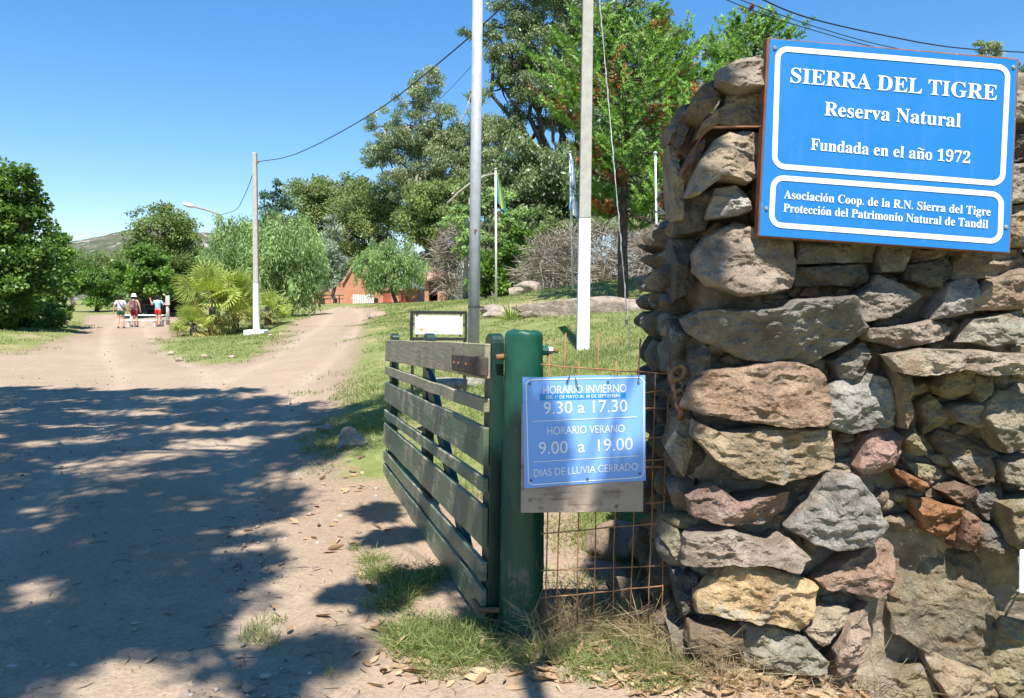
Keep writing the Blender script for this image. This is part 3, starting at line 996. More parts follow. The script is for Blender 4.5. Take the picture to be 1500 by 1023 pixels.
rp = [P(1122, 186, 3.235), P(1090, 186, 3.22), P(1040, 187, 3.2), P(1034, 190, 3.21), P(1010, 228, 3.4), P(985, 272, 3.66), P(976, 288, 3.74)]
m.tube(rp, 0.0045, 8)
for i in range(2):
    a, b_ = rp[i], rp[i + 1]
    for k in range(9):
        c_ = a.lerp(b_, k / 9)
        m.tube([c_, c_.lerp(b_, 0.05)], 0.0054, 6)
m.build('tie_rod', RUST, sg, smooth=True)

m = MB()                                               # white flex hanging from the beam
wp = [(987, 273, 3.64), (975, 280, 3.63), (965, 283, 3.62), (962, 292, 3.62), (964, 302, 3.62), (972, 310, 3.61), (980, 318, 3.6), (990, 323, 3.6)]
m.tube([P(*a) for a in wp], 0.0035, 6)
m.tube([P(*a) for a in [(990, 323, 3.61), (975, 313, 3.61), (958, 309, 3.62), (964, 314, 3.6), (978, 312, 3.6), (986, 318, 3.6)]], 0.003, 6)
o = m.build('cable', surf('white_flex', (0.6, 0.58, 0.55), (0.7, 0.69, 0.66), 30, 0.6, 0, 0), loc=P(970, 300, 3.62), smooth=True)
tag(o, 'short tangle of white cable hanging from the iron beam stub', 'cable')

# a small white board at the very edge of the frame
nb = thing('small_board', 'white board with rounded corner cut off by the right edge, against the big stone slab', 'board', P(1530, 870, 3.18))
m = MB()
slab_px(m, [(1495, 806), (1600, 806), (1600, 874), (1494, 870)], 3.20, 0.012)
m.build('panel', paint_mat('white_board', (0.72, 0.74, 0.78)), nb, bevel=0.005)
m = MB()
for dx in (1508, 1590):
    m.tube([P(dx, 840, 3.212), P(dx, 840, 3.42)], 0.006, 6)
m.build('mounting_pin', STEEL, nb)

# ================================================================ GATE POST
def paint_wood(name, paint, under, wear=0.5, rough=0.5, vertical=False, chips=True):
    m, t, b = new_mat(name)
    c = obj_coord(t)
    mp = nd(t, 'ShaderNodeMapping')
    mp.inputs['Scale'].default_value = (14, 14, 1.2) if vertical else (1.6, 0.9, 14)
    t.links.new(c, mp.inputs['Vector'])
    g = mp.outputs[0]
    grain = noise(t, 3.5, 6, 0.65, g)
    pa = ramp(t, noise(t, 2.6, 5, 0.6, c), [(0.3, tuple(x * 0.75 for x in paint)), (0.7, tuple(min(1, x * 1.25) for x in paint))])
    un = ramp(t, grain, [(0.3, tuple(x * 0.7 for x in under)), (0.7, tuple(min(1, x * 1.2) for x in under))])
    w = math_(t, 'ADD', math_(t, 'MULTIPLY', noise(t, 4.2, 8, 0.72, c), 0.7), math_(t, 'MULTIPLY', grain, 0.3))
    f = ramp(t, w, [(wear - 0.03, 1.0), (wear + 0.03, 0.0)])
    col = mix(t, f, pa, un)
    kn = ramp(t, noise(t, 11, 2, 0.5, c), [(0.70, 0.0), (0.76, 0.75)])
    col = mix(t, kn, col, (0.03, 0.025, 0.02))
    t.links.new(col, b.inputs['Base Color'])
    t.links.new(ramp(t, f, [(0, rough), (1, 0.85)]), b.inputs['Roughness'])
    h = math_(t, 'ADD', math_(t, 'MULTIPLY', f, -0.5), grain)
    bump(t, b, h, 0.5, 0.004)
    return m

POSTGREEN = paint_wood('thick_green_gloss_paint', (0.006, 0.066, 0.039), (0.17, 0.15, 0.12), 0.415, 0.42, True)
_pc = P(763, 900, 3.76)
PX, PY = _pc.x, 3.76
gp = thing('gate_post', 'thick round wooden post painted glossy green holding the gate', 'post', (PX, PY, gz(PX, PY)))
def post_mesh():
    zs = np.concatenate([np.linspace(-0.2, 1.40, 90), [1.425, 1.438, 1.447, 1.453, 1.457]])
    rs = np.concatenate([np.linspace(0.107, 0.093, 90), [0.0928, 0.092, 0.0895, 0.085, 0.075]])
    n = 56
    a = np.linspace(0, 2 * math.pi, n, endpoint=False)
    V = np.concatenate([np.column_stack([np.cos(a) * r, np.sin(a) * r, np.full(n, z)]) for r, z in zip(rs, zs)] + [np.column_stack([np.cos(a) * .02, np.sin(a) * .02, np.full(n, 1.459)])])
    d = 0.0065 * fbm(V * np.array([14, 14, 2.2]), 4, 5) + 0.0026 * fbm(V * np.array([60, 60, 22]), 3, 8)
    rr = np.hypot(V[:, 0], V[:, 1]) + 1e-6
    V[:, :2] *= (1 + d / rr)[:, None]
    V[:, 2] += np.where(V[:, 2] > 1.38, 0.006 * fbm(V * 16, 3, 2), 0)
    V[:, 0] += 0.012 * (1.4 - V[:, 2]) * 0.0
    m_ = len(zs) + 1
    i = np.arange(m_ - 1)[:, None] * n
    j = np.arange(n)[None, :]
    F = np.stack([i + j, i + (j + 1) % n, i + n + (j + 1) % n, i + n + j], -1).reshape(-1, 4)
    top = np.arange(n) + (m_ - 1) * n
    V = np.concatenate([V, [[0, 0, 1.459]]])
    cc = np.full(n, len(V) - 1)
    F = np.concatenate([F, np.stack([top, np.roll(top, -1), cc, cc], -1)[:, [0, 1, 2, 2]]])
    return V + np.array([PX, PY, 0]), F
V, F = post_mesh()
me_q = F[:-56]
me = bpy.data.meshes.new('timber')
me.from_pydata(V.tolist(), [], [tuple(x) for x in me_q] + [tuple(x[:3]) for x in F[-56:]])
me.polygons.foreach_set('use_smooth', np.ones(len(me.polygons), bool))
link_mesh('timber', me, POSTGREEN, gp)
m = MB()
bx = PX + 0.09
m.tube([(bx - .01, PY, 1.365), (bx + 0.022, PY, 1.365)], 0.024, 10)
m.tube([(bx + 0.022, PY, 1.365), (bx + 0.028, PY, 1.365)], 0.03, 14)
m.build('bolt_washer', POSTGREEN, gp, smooth=False)
m = MB()
m.tube([(bx + 0.028, PY, 1.365), (bx + 0.047, PY, 1.365)], 0.019, 6)
m.build('nut', STEEL, gp)
m = MB()
m.tube([(bx + 0.047, PY, 1.365), (bx + 0.062, PY, 1.364), (bx + 0.072, PY, 1.362)], [0.010, 0.010, 0.008], 8)
m.build('bolt_end', RUST, gp, smooth=True)
m = MB()
m.tube([(PX - 0.13, PY - 0.01, 1.33), (PX - 0.08, PY, 1.335)], 0.014, 8)
m.build('hinge_bolt', RUST, gp, smooth=True)

# ================================================================ GATE
# corners of the gate's plane: hinge end and far end, bottom and top
HB, HT = Vector((-0.115, 3.80, 0.045)), Vector((-0.105, 3.80, 1.395))
FB = P(565.5, 705, 7.0)
FT = P(569.5, 498, 7.0)
gn = ((FB - HB).cross(HT - HB)).normalized()
if gn.x > 0:
    gn = -gn                                            # towards the road
def GP(u, v, off=0.0):
    a, b_ = HT.lerp(FT, u), HB.lerp(FB, u)
    return a.lerp(b_, v) + gn * off
gate = thing('wooden_gate', 'open green slatted wooden farm gate with peeling paint, swung back beside the road', 'gate', (HB.x, HB.y, 0))
GREEN_FADED = paint_wood('sun_bleached_green_paint', (0.25, 0.24, 0.14), (0.36, 0.30, 0.20), 0.50, 0.6)
GREEN_OLD = paint_wood('old_green_paint', (0.10, 0.14, 0.085), (0.33, 0.29, 0.20), 0.47, 0.42)
GREEN_DARK = paint_wood('dark_green_paint', (0.008, 0.035, 0.026), (0.05, 0.05, 0.035), 0.40, 0.4, True)
GREEN_EDGE = GREEN_OLD
def gbox(mb, u0, u1, v0a, v1a, v0b, v1b, o0, o1, n=10):
    """A board on the gate: v differs at its two ends; sliced along its length so that it can bend a little."""
    r = random.Random(int(v0a * 1000))
    vs = []
    for k in range(n + 1):
        t = k / n
        u = u0 + (u1 - u0) * t
        a, b_ = v0a + (v0b - v0a) * t, v1a + (v1b - v1a) * t
        w = r.uniform(-.0035, .0035)
        vs += [GP(u, a + w, o1), GP(u, b_ + w, o1), GP(u, b_ + w, o0), GP(u, a + w, o0)]
    fs = [(0, 1, 2, 3), (4 * n + 3, 4 * n + 2, 4 * n + 1, 4 * n)]
    for k in range(n):
        for j in range(4):
            fs.append((4 * k + j, 4 * (k + 1) + j, 4 * (k + 1) + (j + 1) % 4, 4 * k + (j + 1) % 4))
    mb.add(vs, fs)
BOARDS = [(0.0, 0.125, 0.0, 0.145, GREEN_FADED, 'wide faded tan green top board'), (0.20, 0.25, 0.186, 0.245, GREEN_FADED, None), (0.30, 0.437, 0.295, 0.43, GREEN_OLD, None), (0.482, 0.535, 0.49, 0.545, GREEN_OLD, None),
          (0.59, 0.735, 0.58, 0.735, GREEN_OLD, None), (0.785, 0.855, 0.775, 0.85, GREEN_OLD, None), (0.88, 1.0, 0.87, 1.0, GREEN_OLD, None)]
for a0, a1, b0, b1, mt, lab in BOARDS:
    m = MB()
    gbox(m, -0.005, 1.0, a0, a1, b0, b1, 0.0, 0.030)
    o = m.build('board', mt, gate, bevel=0.004)
    if lab:
        o['label'] = lab
def upright(u, w, top, v1=1.0, o0=-0.065, o1=-0.003):
    m = MB()
    vs = []
    prof = []
    for k in range(9):                                  # rounded head
        an = math.pi * k / 8
        prof.append((u - w * math.cos(an), top - abs(math.sin(an)) * 0.035))
    prof += [(u + w, v1), (u - w, v1)]
    for off in (o1, o0):
        vs += [GP(a, b_, off) for a, b_ in prof]
    n = len(prof)
    m.add(vs, [tuple(range(n)), tuple(range(n, 2 * n))[::-1]] + [(k, n + k, n + (k + 1) % n, (k + 1) % n) for k in range(n)])
    m.build('upright', GREEN_DARK, gate, bevel=0.004)
upright(0.012, 0.019, 0.0)
upright(0.50, 0.019, -0.005)
upright(0.965, 0.019, -0.01)
m = MB()                                                # diagonal brace
q = [(0.46, 0.15), (0.52, 0.15), (0.10, 0.985), (0.05, 0.985)]
m.hexa([GP(a, b_, -0.003) for a, b_ in q] + [GP(a, b_, -0.045) for a, b_ in q])
m.build('brace', GREEN_DARK, gate, bevel=0.004)
m = MB()
gbox(m, -0.028, 0.15, 0.048, 0.115, 0.045, 0.112, 0.0305, 0.075, 2)
hb = m.build('hinge_block', surf('weathered_block', (0.055, 0.045, 0.035), (0.12, 0.095, 0.07), 18, 0.85, 0, 0.7, 0.004, 70), gate, bevel=0.006)
for u in (0.02, 0.05, 0.1, 0.13):
    p = GP(u, 0.08, 0.075)
    m = MB()
    m.tube([p, p + gn * 0.006], 0.009, 7)
    m.build('nail', RUST, gate)
for vv in (0.07, 0.22, 0.36, 0.51, 0.66, 0.82, 0.94):
    for u in (0.505, 0.965, 0.49):
        p = GP(u, vv + (0.02 if u == .49 else 0), 0.0295)
        m = MB()
        m.tube([p, p + gn * 0.003], 0.0055, 6)
        m.build('nail', RUST, gate)
m = MB()                                                # lower hinge
m.tube([GP(0.03, 0.955, 0.032), GP(-0.01, 0.955, 0.04), Vector((PX - 0.1, PY - .02, 0.115))], 0.014, 8)
m.build('lower_hinge', RUST, gate)

# ================================================================ HOURS SIGN AND ITS BACKING BOARD
YH = 3.56
C4 = lambda x, y: (700 + x * 0.28353, 470 + y * 0.28353)
hs = thing('hours_sign', 'light blue opening hours sign HORARIO INVIERNO wired to a grey board by the post', 'sign', P(855, 750, YH))
m = MB()
ns = 14
for k in range(ns):                                     # a thin sheet, gently bowed
    t0, t1 = k / ns, (k + 1) / ns
    def sh(t):
        return (765.2 + (945.2 - 765.2) * t, 552.6 + (549.4 - 552.6) * t + 0.8 * math.sin(t * 9)), (768 + (946 - 768) * t, 716 + (704.2 - 716) * t - 1.2 * math.sin(t * math.pi))
    (a, d), (b_, c_) = sh(t0), sh(t1)
    slab_px(m, [a, b_, c_, d], YH, 0.003)
m.build('panel', paint_mat('sky_blue_enamel', (0.19, 0.40, 0.86), (0.14, 0.2, 0.36), 0.3, 0.68, 12), hs)
m = MB()
YL = YH - 0.002
ring_px(m, [C4(249, 306), C4(858, 293), C4(858, 808), C4(262, 849)], 8, 1.5, YL, 5)
UP = (-0.01, -1)
lay_text(m, 'HORARIO INVIERNO', C4(335, 379), C4(770, 369), 11.6, UP, YL, False)
lay_text(m, '9.30 a 17.30', C4(337, 483), C4(775, 470), 17.5, UP, YL, False)
lay_text(m, 'HORARIO VERANO', C4(355, 589), C4(760, 576), 11.2, UP, YL, False)
lay_text(m, '9.00  a  19.00', C4(312, 691), C4(803, 667), 17.8, UP, YL, False)
lay_text(m, 'DIAS DE LLUVIA CERRADO', C4(287, 807), C4(829, 771), 10.8, UP, YL, False)
for a, b_ in ((C4(285, 520), C4(822, 497)), (C4(287, 730), C4(825, 698))):
    m.add([P(a[0], a[1] - .5, YL), P(b_[0], b_[1] - .5, YL), P(b_[0], b_[1] + .5, YL), P(a[0], a[1] + .5, YL)], [(0, 1, 2, 3)])
m.build('lettering', WHITE_LETTER, hs)
m = MB()
slab_px(m, [C4(320, 378), C4(765, 373), C4(765, 399), C4(320, 412)], YH - 0.0012, 0.0008)
m.build('date_strip', paint_mat('bright_blue_tape', (0.01, 0.25, 0.62), rough=0.3, amount=0.8), hs)
m = MB()
lay_text(m, 'DEL 1º DE MAYO AL 30 DE SEPTIEMBRE', C4(352, 404), C4(737, 395), 5.0, UP, YH - 0.0026, False)
m.build('date_lettering', WHITE_LETTER, hs)
RIVET = surf('dark_rivet', (0.06, 0.06, 0.09), (0.12, 0.12, 0.16), 40, 0.5, 0, 0)
for x, y in ((268, 327), (462, 317), (672, 315), (830, 318), (275, 826), (566, 818), (836, 790)):
    p = P(*C4(x, y), YH - 0.001)
    m = MB()
    m.tube([p + Vector((0, 0.002, 0)), p - Vector((0, 0.004, 0))], 0.0055, 8)
    m.build('rivet', RIVET, hs)
m = MB()
wd = 0.0022
WIRE = surf('dark_wire', (0.04, 0.035, 0.03), (0.09, 0.07, 0.06), 40, 0.6, 0, 0)
m.tube([P(830, 560, YH - .004), P(834, 552, YH - .012), P(836, 544, YH + .04), P(834, 538, YH + .07)], wd, 5)
m.build('tie_wire', WIRE, hs, smooth=True)
m = MB()
m.tube([P(847, 572, YH - .006), P(844, 558, YH - .014), P(841, 548, YH + .02), P(843, 541, YH + .07)], wd, 5)
m.build('tie_wire', WIRE, hs, smooth=True)
m = MB()
m.tube([P(935, 557, YH - .004), P(936, 551, YH - .012), P(938, 545, YH + .07)], wd, 5)
m.build('tie_wire', WIRE, hs, smooth=True)
GREYWOOD = paint_wood('bare_grey_wood', (0.40, 0.315, 0.245), (0.27, 0.20, 0.15), 0.45, 0.85)
m = MB()
slab_px(m, [(764, 592), (943, 586), (942.5, 750), (763, 751.5)], YH + 0.0035, 0.022)
m.build('backing_board', GREYWOOD, hs, bevel=0.002)

# ================================================================ WIRE FENCE
wf = thing('wire_fence', 'rusty welded wire mesh between the green post and the stone wall', 'fence', P(880, 920, 3.78))
m = MB()
r = random.Random(5)
YW = 3.63
def wob(a, b_, n=7, s=1.2):
    out = []
    for k in range(n + 1):
        t = k / n
        out.append(P(a[0] + (b_[0] - a[0]) * t + r.uniform(-s, s) * (0 < k < n), a[1] + (b_[1] - a[1]) * t + r.uniform(-s, s) * (0 < k < n), YW))
    return out
WR = 0.0033
m.tube(wob((792, 534), (993, 550)), 0.0036, 6)
for x0, y0, x1, y1 in ((829, 488, 815, 915), (848, 530, 846, 915), (877, 489, 869, 915), (903, 528, 898, 915), (938, 496, 923, 915), (805, 520, 800, 910), (981, 498, 968, 918), (960, 548, 950, 912)):
    m.tube(wob((x0, y0), (x1, y1)), WR, 6)
for y0, y1 in ((782, 765), (836, 828), (876, 858), (604, 598), (690, 684)):
    m.tube(wob((792, y0), (975, y1)), WR, 6)
for y in (574, 640, 673, 735, 766, 828):
    m.tube(wob((945, y + 2), (984, y + (-4 if y == 574 else 0)), 3, .5), 0.0034, 6)
m.tube(wob((945, 600), (962, 596), 2, .3), 0.002, 5)
m.tube(wob((962, 830), (1010, 790), 3, .5), 0.002, 5)
m.build('mesh', surf('rusty_wire', (0.22, 0.105, 0.05), (0.38, 0.20, 0.10), 40, 0.8, 0, 0), wf, smooth=True)

ch = thing('rusty_chain', 'rusty shackle and chain links hooked in the stone wall by the mesh', 'chain', P(993, 560, 3.5))
CH = surf('chain_rust', (0.15, 0.08, 0.04), (0.30, 0.18, 0.10), 40, 0.85, 0, 0.4, 0.002, 150)
def link(name, px, py, R_, r_, rx, rz, sq=1.0):
    M = Matrix.Rotation(rad(rz), 3, 'Y') @ Matrix.Rotation(rad(rx), 3, 'X')
    mm = MB()
    mm.torus(P(px, py, 3.44), R_, r_, M, 20, 8, sq)
    mm.build(name, CH, ch, smooth=True)
link('shackle', 993, 546, 0.025, 0.0095, 75, 55, 1.5)
link('chain_link', 993, 566, 0.02, 0.0065, 65, 40, 1.3)
link('chain_link', 996, 578, 0.02, 0.006, 110, -30, 1.2)
link('chain_link', 996, 590, 0.017, 0.006, 75, 20, 1.5)
m = MB()
m.tube([P(982, 538, 3.5), P(986, 560, 3.48), P(991, 585, 3.49)], [0.018, 0.016, 0.012], 8)
m.build('eye_bar', CH, ch, smooth=True)
m = MB()
m.tube([P(998, 592, 3.44), P(998, 604, 3.45), P(996, 614, 3.5)], [0.012, 0.014, 0.014], 8)
m.build('hook', RUST, ch, smooth=True)

# ================================================================ INFORMATION BOARD BEHIND THE GATE
YI = 9.6
ib = thing('information_board', 'small black framed white notice board on the grass behind the gate', 'notice board', on_ground(642, 560, YI))
BLACK = surf('black_paint', (0.02, 0.02, 0.022), (0.04, 0.04, 0.045), 20, 0.45, 0, 0.1)
m = MB()
o4 = [(601, 455.5), (684, 456), (684, 499), (600, 499)]
i4 = [(605, 460), (680.5, 460.5), (680.5, 495), (604, 494.5)]
for k in range(4):
    slab_px(m, [o4[k], o4[(k + 1) % 4], i4[(k + 1) % 4], i4[k]], YI, 0.04)
m.build('frame', BLACK, ib, bevel=0.002)
m = MB()
slab_px(m, [(608, 462), (677.5, 462.5), (677.5, 490), (607.5, 489.5)], YI + 0.012, 0.01)
m.build('panel', paint_mat('white_vinyl', (0.80, 0.80, 0.80), (0.6, 0.6, 0.6), 0.5, 0.8), ib)
for x, y in ((611, 461), (675, 461), (611, 492), (674, 492), (606, 475), (679, 476)):
    m = MB()
    m.box(P(x, y, YI + 0.016), (0.022, 0.03, 0.022))
    m.build('clip', BLACK, ib)
for x in (604, 681):
    m = MB()
    a = P(x, 497, YI + 0.02)
    m.tube([a, (a.x, a.y, gz(a.x, a.y) - .1)], 0.02, 8)
    m.build('leg', BLACK, ib)
m = MB()                                                # orange splash of dots, a half disc and its rays
yy = YI + 0.0105
c0 = (617.5, 484.5)
pts = [c0] + [(c0[0] + 3.6 * math.cos(math.pi * (1 + k / 8)), c0[1] + 3.6 * math.sin(math.pi * (1 + k / 8))) for k in range(9)]
m.add([P(*p, yy) for p in pts], [(0, k, k + 1) for k in range(1, 9)])
for k in range(6):
    an = math.pi * (1 + (k + .2) / 5.4)
    for rr in (6.0,):
        x, y = c0[0] + rr * math.cos(an), c0[1] + rr * math.sin(an)
        m.add([P(x - .7, y - .9, yy), P(x + .7, y - .9, yy), P(x + .7, y + .9, yy), P(x - .7, y + .9, yy)], [(0, 1, 2, 3)])
m.build('orange_print', surf('orange_ink', (0.75, 0.25, 0.05), (0.8, 0.35, 0.08), 30, 0.6, 0, 0), ib)
m = MB()
for y, x0, x1 in ((466, 619, 668), (469.5, 613, 672), (473, 616, 670)):
    x = x0
    rr = random.Random(int(y))
    while x < x1:
        w = rr.uniform(1.5, 5)
        m.add([P(x, y - .5, yy), P(x + w, y - .5, yy), P(x + w, y + .5, yy), P(x, y + .5, yy)], [(0, 1, 2, 3)])
        x += w + 1.1
m.build('faded_print', surf('faded_ink', (0.6, 0.6, 0.66), (0.68, 0.68, 0.74), 30, 0.6, 0, 0), ib)

# ================================================================ POLES, GUY WIRE, FLAGS
mp_ = on_ground(693, 558, 12)
mt = thing('metal_pole', 'round grey galvanised steel pole standing right behind the gate', 'pole', mp_)
m = MB()
a = P(700.5, -60, 12)
m.tube([mp_ + Vector((0, 0, -.2)), mp_.lerp(a, .5), a], [0.088, 0.082, 0.075], 20)
m.build('shaft', STEEL, mt, smooth=True)
m = MB()
cz = P(694.5, 450, 12)
m.tube([cz + Vector((0, 0, -.02)), cz + Vector((0, 0, .02))], 0.092, 18)
m.box(cz + Vector((0.12, 0, 0)), (0.07, 0.03, 0.03))
m.tube([cz + Vector((0.13, -.02, 0)), cz + Vector((0.155, -.02, 0))], 0.02, 8)
m.build('clamp', surf('dark_steel', (0.05, 0.05, 0.055), (0.1, 0.1, 0.1), 30, 0.5, 0.3, 0.1), mt)
m = MB()
p = P(696, 340, 12)
m.tube([p + Vector((0.0, -.086, -.03)), p + Vector((0.01, -.084, .03))], [.012, .02], 6)
m.build('rust_spot', RUST, mt)

cp = on_ground(853.5, 519, 13)
ct = thing('concrete_pole', 'tall square concrete pole painted white on its lower half, on the lawn', 'pole', cp)
CONC = surf('pale_concrete', (0.36, 0.345, 0.31), (0.46, 0.44, 0.40), 9, 0.9, 0, 0.4, 0.004, 50, third=((0.3, 0.28, 0.25), 0.62))
LIME = surf('white_limewash', (0.70, 0.70, 0.68), (0.82, 0.82, 0.81), 8, 0.85, 0, 0.3, 0.003, 40, third=((0.5, 0.48, 0.42), 0.68))
topc = P(862, -60, 13)
paint = cp.lerp(topc, (519 - 321) / 579.0)
def sq_tube(a, b_, wa, wb):
    mm = MB()
    v = []
    for p, w in ((a, wa), (b_, wb)):
        v += [p + Vector((-w, -w, 0)), p + Vector((w, -w, 0)), p + Vector((w, w, 0)), p + Vector((-w, w, 0))]
    return mm.hexa(v)
sq_tube(cp + Vector((0, 0, -.2)), paint, 0.102, 0.094).build('painted_base', LIME, ct, bevel=0.015, seg=2)
sq_tube(paint + Vector((0, 0, 0.001)), topc, 0.0935, 0.082).build('shaft', CONC, ct, bevel=0.015, seg=2)

gw = on_ground(924, 552, 9.8)
gt = thing('guy_wire', 'twisted steel guy wire slanting down to the grass right of the concrete pole', 'wire', gw)
m = MB()
a0, a1 = gw, P(873, -60, 12.9)
m.tube([a0, a1], 0.006, 6)
tw = []
for k in range(90):
    t = 0.05 + 0.95 * k / 89
    c_ = a0.lerp(a1, t)
    tw.append(c_ + Vector((0.010 * math.cos(k * 1.3), 0.010 * math.sin(k * 1.3), 0)) * (1 + .7 * math.sin(k * .37)))
m.tube(tw, 0.0035, 5)
m.build('strand', surf('grey_strand', (0.26, 0.26, 0.27), (0.4, 0.4, 0.4), 30, 0.5, 0.3, 0), gt, smooth=True)
GCL = surf('dark_clamp', (0.08, 0.08, 0.085), (0.14, 0.14, 0.14), 30, 0.5, 0.3, 0)
for py in (472, 530, 8):
    m = MB()
    q = P(924.5 - (546 - py) * 0.0895, py, 9.9 if py > 300 else 12.6)
    m.tube([q + Vector((0, 0, -.03)), q + Vector((0, 0, .03))], 0.02, 8)
    m.build('clamp', GCL, gt)

def flag_pole(px, ytop, ybot, Y, w, label, flag=None):
    g = on_ground(px, ybot, Y)
    t = thing('flagpole', label, 'flagpole', g, 'slim white flagpoles on the lawn')
    tp = P(px - (1 if px < 800 else 4), ytop, Y)
    mm = MB()
    mm.tube([g + Vector((0, 0, -.1)), g.lerp(tp, .5), tp], [w, w * .9, w * .8], 10)
    mm.build('shaft', LIME if px != 837 else CONC, t, smooth=True)
    mm = MB()
    mm.lathe(tp, [(0.0, -.01), (0.05, 0.0), (0.06, .03), (0.04, .06), (0.0, .075)], 10)
    mm.build('finial', STEEL, t, smooth=True)
    return tp
YFp = 30
t1 = flag_pole(727, 249, 440, YFp, 0.046, 'slim white flagpole carrying the green and yellow flag')
t2 = flag_pole(839, 224, 432, YFp, 0.046, 'slim grey flagpole carrying the pale blue and white flag')
t3 = flag_pole(964, 226, 436, 21.5, 0.03, 'slim bare flagpole in front of the conifer, next to the stone wall')

def flag(name, label, top_px, bands, Y, dx, seed, length, colors):
    r_ = np.random.default_rng(seed)
    root = thing(name, label, 'flag', P(top_px[0], top_px[1], Y))
    nu, nv = 26, 18
    base = P(top_px[0], top_px[1], Y)
    per = nv // bands
    grid = np.zeros((nu + 1, nv + 1, 3))
    for i in range(nu + 1):
        for j in range(nv + 1):
            s, t = i / nu, j / nv                        # s down the hang, t across the folds
            w = 0.10 + 0.30 * s
            x = dx * s + (t - .15) * w * 0.95
            y = 0.10 * math.sin(t * 13 + s * 2) * (0.5 + .7 * s)
            z = -length * s * (1 - 0.22 * t * (1 - s)) - 0.42 * t * 0.8 * (0.4 + s)
            grid[i, j] = (base.x + x, base.y + y, base.z + z)
    for k in range(bands):
        mm = MB()
        j0, j1 = k * per, (k + 1) * per
        vs = [Vector(grid[i, j]) for i in range(nu + 1) for j in range(j0, j1 + 1)]
        w = j1 - j0 + 1
        n0 = len(vs)
        vs2 = [v + Vector((0, 0.004, 0)) for v in vs]
        fs = [(i * w + j, i * w + j + 1, (i + 1) * w + j + 1, (i + 1) * w + j) for i in range(nu) for j in range(w - 1)]
        fs2 = [tuple(n0 + q for q in f[::-1]) for f in fs]
        mm.add(vs + vs2, fs + fs2)
        mm.build('stripe', colors[k], root, smooth=True)
cg = surf('flag_green', (0.02, 0.24, 0.13), (0.03, 0.3, 0.17), 10, 0.8, 0, 0)
cy = surf('flag_yellow', (0.75, 0.6, 0.05), (0.8, 0.66, 0.08), 10, 0.8, 0, 0)
cb = surf('flag_turquoise', (0.04, 0.36, 0.46), (0.06, 0.42, 0.52), 10, 0.8, 0, 0)
cw = surf('flag_white', (0.72, 0.73, 0.75), (0.8, 0.8, 0.82), 10, 0.8, 0, 0)
cl = surf('flag_pale_blue', (0.22, 0.45, 0.75), (0.28, 0.52, 0.8), 10, 0.8, 0, 0)
flag('flag', 'limp green and turquoise flag with a yellow band hanging from its pole', (727.5, 251), 3, YFp, 0.10, 1, 1.15, [cb, cy, cg])
flag('flag', 'limp pale blue and white flag hanging on the pole beside the concrete pole', (836, 227), 3, YFp, 0.03, 2, 2.0, [cl, cw, cl])

# ================================================================ UTILITY POLE, LAMP, CABLES
up = on_ground(376, 494, 33)
ut = thing('utility_pole', 'slender grey concrete utility pole with white painted foot beside the palm', 'utility pole', up)
tp = P(373, 224, 33)
pm = up.lerp(tp, (493 - 416) / 269)
sq_tube(up + Vector((0, 0, .1)), pm, 0.118, 0.105).build('painted_base', LIME, ut, bevel=0.02)
sq_tube(pm + Vector((0, 0, .001)), tp, 0.1045, 0.085).build('shaft', CONC, ut, bevel=0.02)
m = MB()
m.box(up + Vector((0, -.05, 0.09)), (0.84, 0.7, 0.26))
m.build('concrete_foot', LIME, ut, bevel=0.02)
m = MB()
ins = P(377.5, 237, 32.9)
m.lathe(ins + Vector((0, 0, -.07)), [(0.02, 0), (.05, .03), (.03, .06), (.05, .09), (.02, .13)], 10)
m.build('insulator', surf('porcelain', (0.25, 0.14, 0.09), (0.3, 0.18, 0.1), 10, 0.3, 0, 0), ut, smooth=True)

sl_ = on_ground(319, 458, 48)
st = thing('street_lamp', 'street lamp with bent arm rising among the trees left of the utility pole', 'street lamp', sl_)
m = MB()
m.tube([sl_, P(319, 312, 48)], [0.14, 0.11], 10)
m.build('post', CONC, st, smooth=True)
m = MB()
m.tube([P(319.5, 335, 47.9), P(319, 315, 47.9), P(316, 312, 47.9), P(300, 307, 47.9), P(284, 303, 47.9)], 0.055, 8)
m.build('arm', surf('lamp_arm', (0.3, 0.22, 0.2), (0.4, 0.32, 0.3), 8, 0.7, 0, 0), st, smooth=True)
m = MB()
a, b_ = P(285, 303, 47.9), P(268, 298.5, 47.9)
m.tube([a, a.lerp(b_, .2), a.lerp(b_, .6), b_.lerp(a, .05), b_], [0.05, 0.12, 0.15, 0.10, 0.03], 12)
m.build('lamp_head', surf('lamp_shell', (0.62, 0.58, 0.56), (0.7, 0.66, 0.64), 8, 0.5, 0, 0), st, smooth=True)

def catmull(pts, n=10):
    pts = [Vector(p) for p in pts]
    q = [pts[0] * 2 - pts[1]] + pts + [pts[-1] * 2 - pts[-2]]
    out = []
    for i in range(1, len(q) - 2):
        for k in range(n):
            t = k / n
            out.append(0.5 * ((2 * q[i]) + (q[i + 1] - q[i - 1]) * t + (2 * q[i - 1] - 5 * q[i] + 4 * q[i + 1] - q[i + 2]) * t * t + (3 * q[i] - q[i - 1] - 3 * q[i + 1] + q[i + 2]) * t ** 3))
    return out + [pts[-1]]
CABLE = surf('black_cable', (0.02, 0.02, 0.022), (0.035, 0.035, 0.035), 20, 0.6, 0, 0)
def cable(pts, r_, label):
    mm = MB()
    pp = catmull([P(*p) for p in pts])
    mm.tube(pp, r_, 5)
    tag(mm.build('power_line', CABLE, loc=pp[0], smooth=True), label, 'cable')
cable([(760, -18, 14), (745, 1, 14.6), (664, 75, 18), (560, 157, 23), (470, 209, 28), (420, 230, 31), (378, 237, 33)], 0.016, 'thick black cable sagging from the top of the frame to the utility pole')
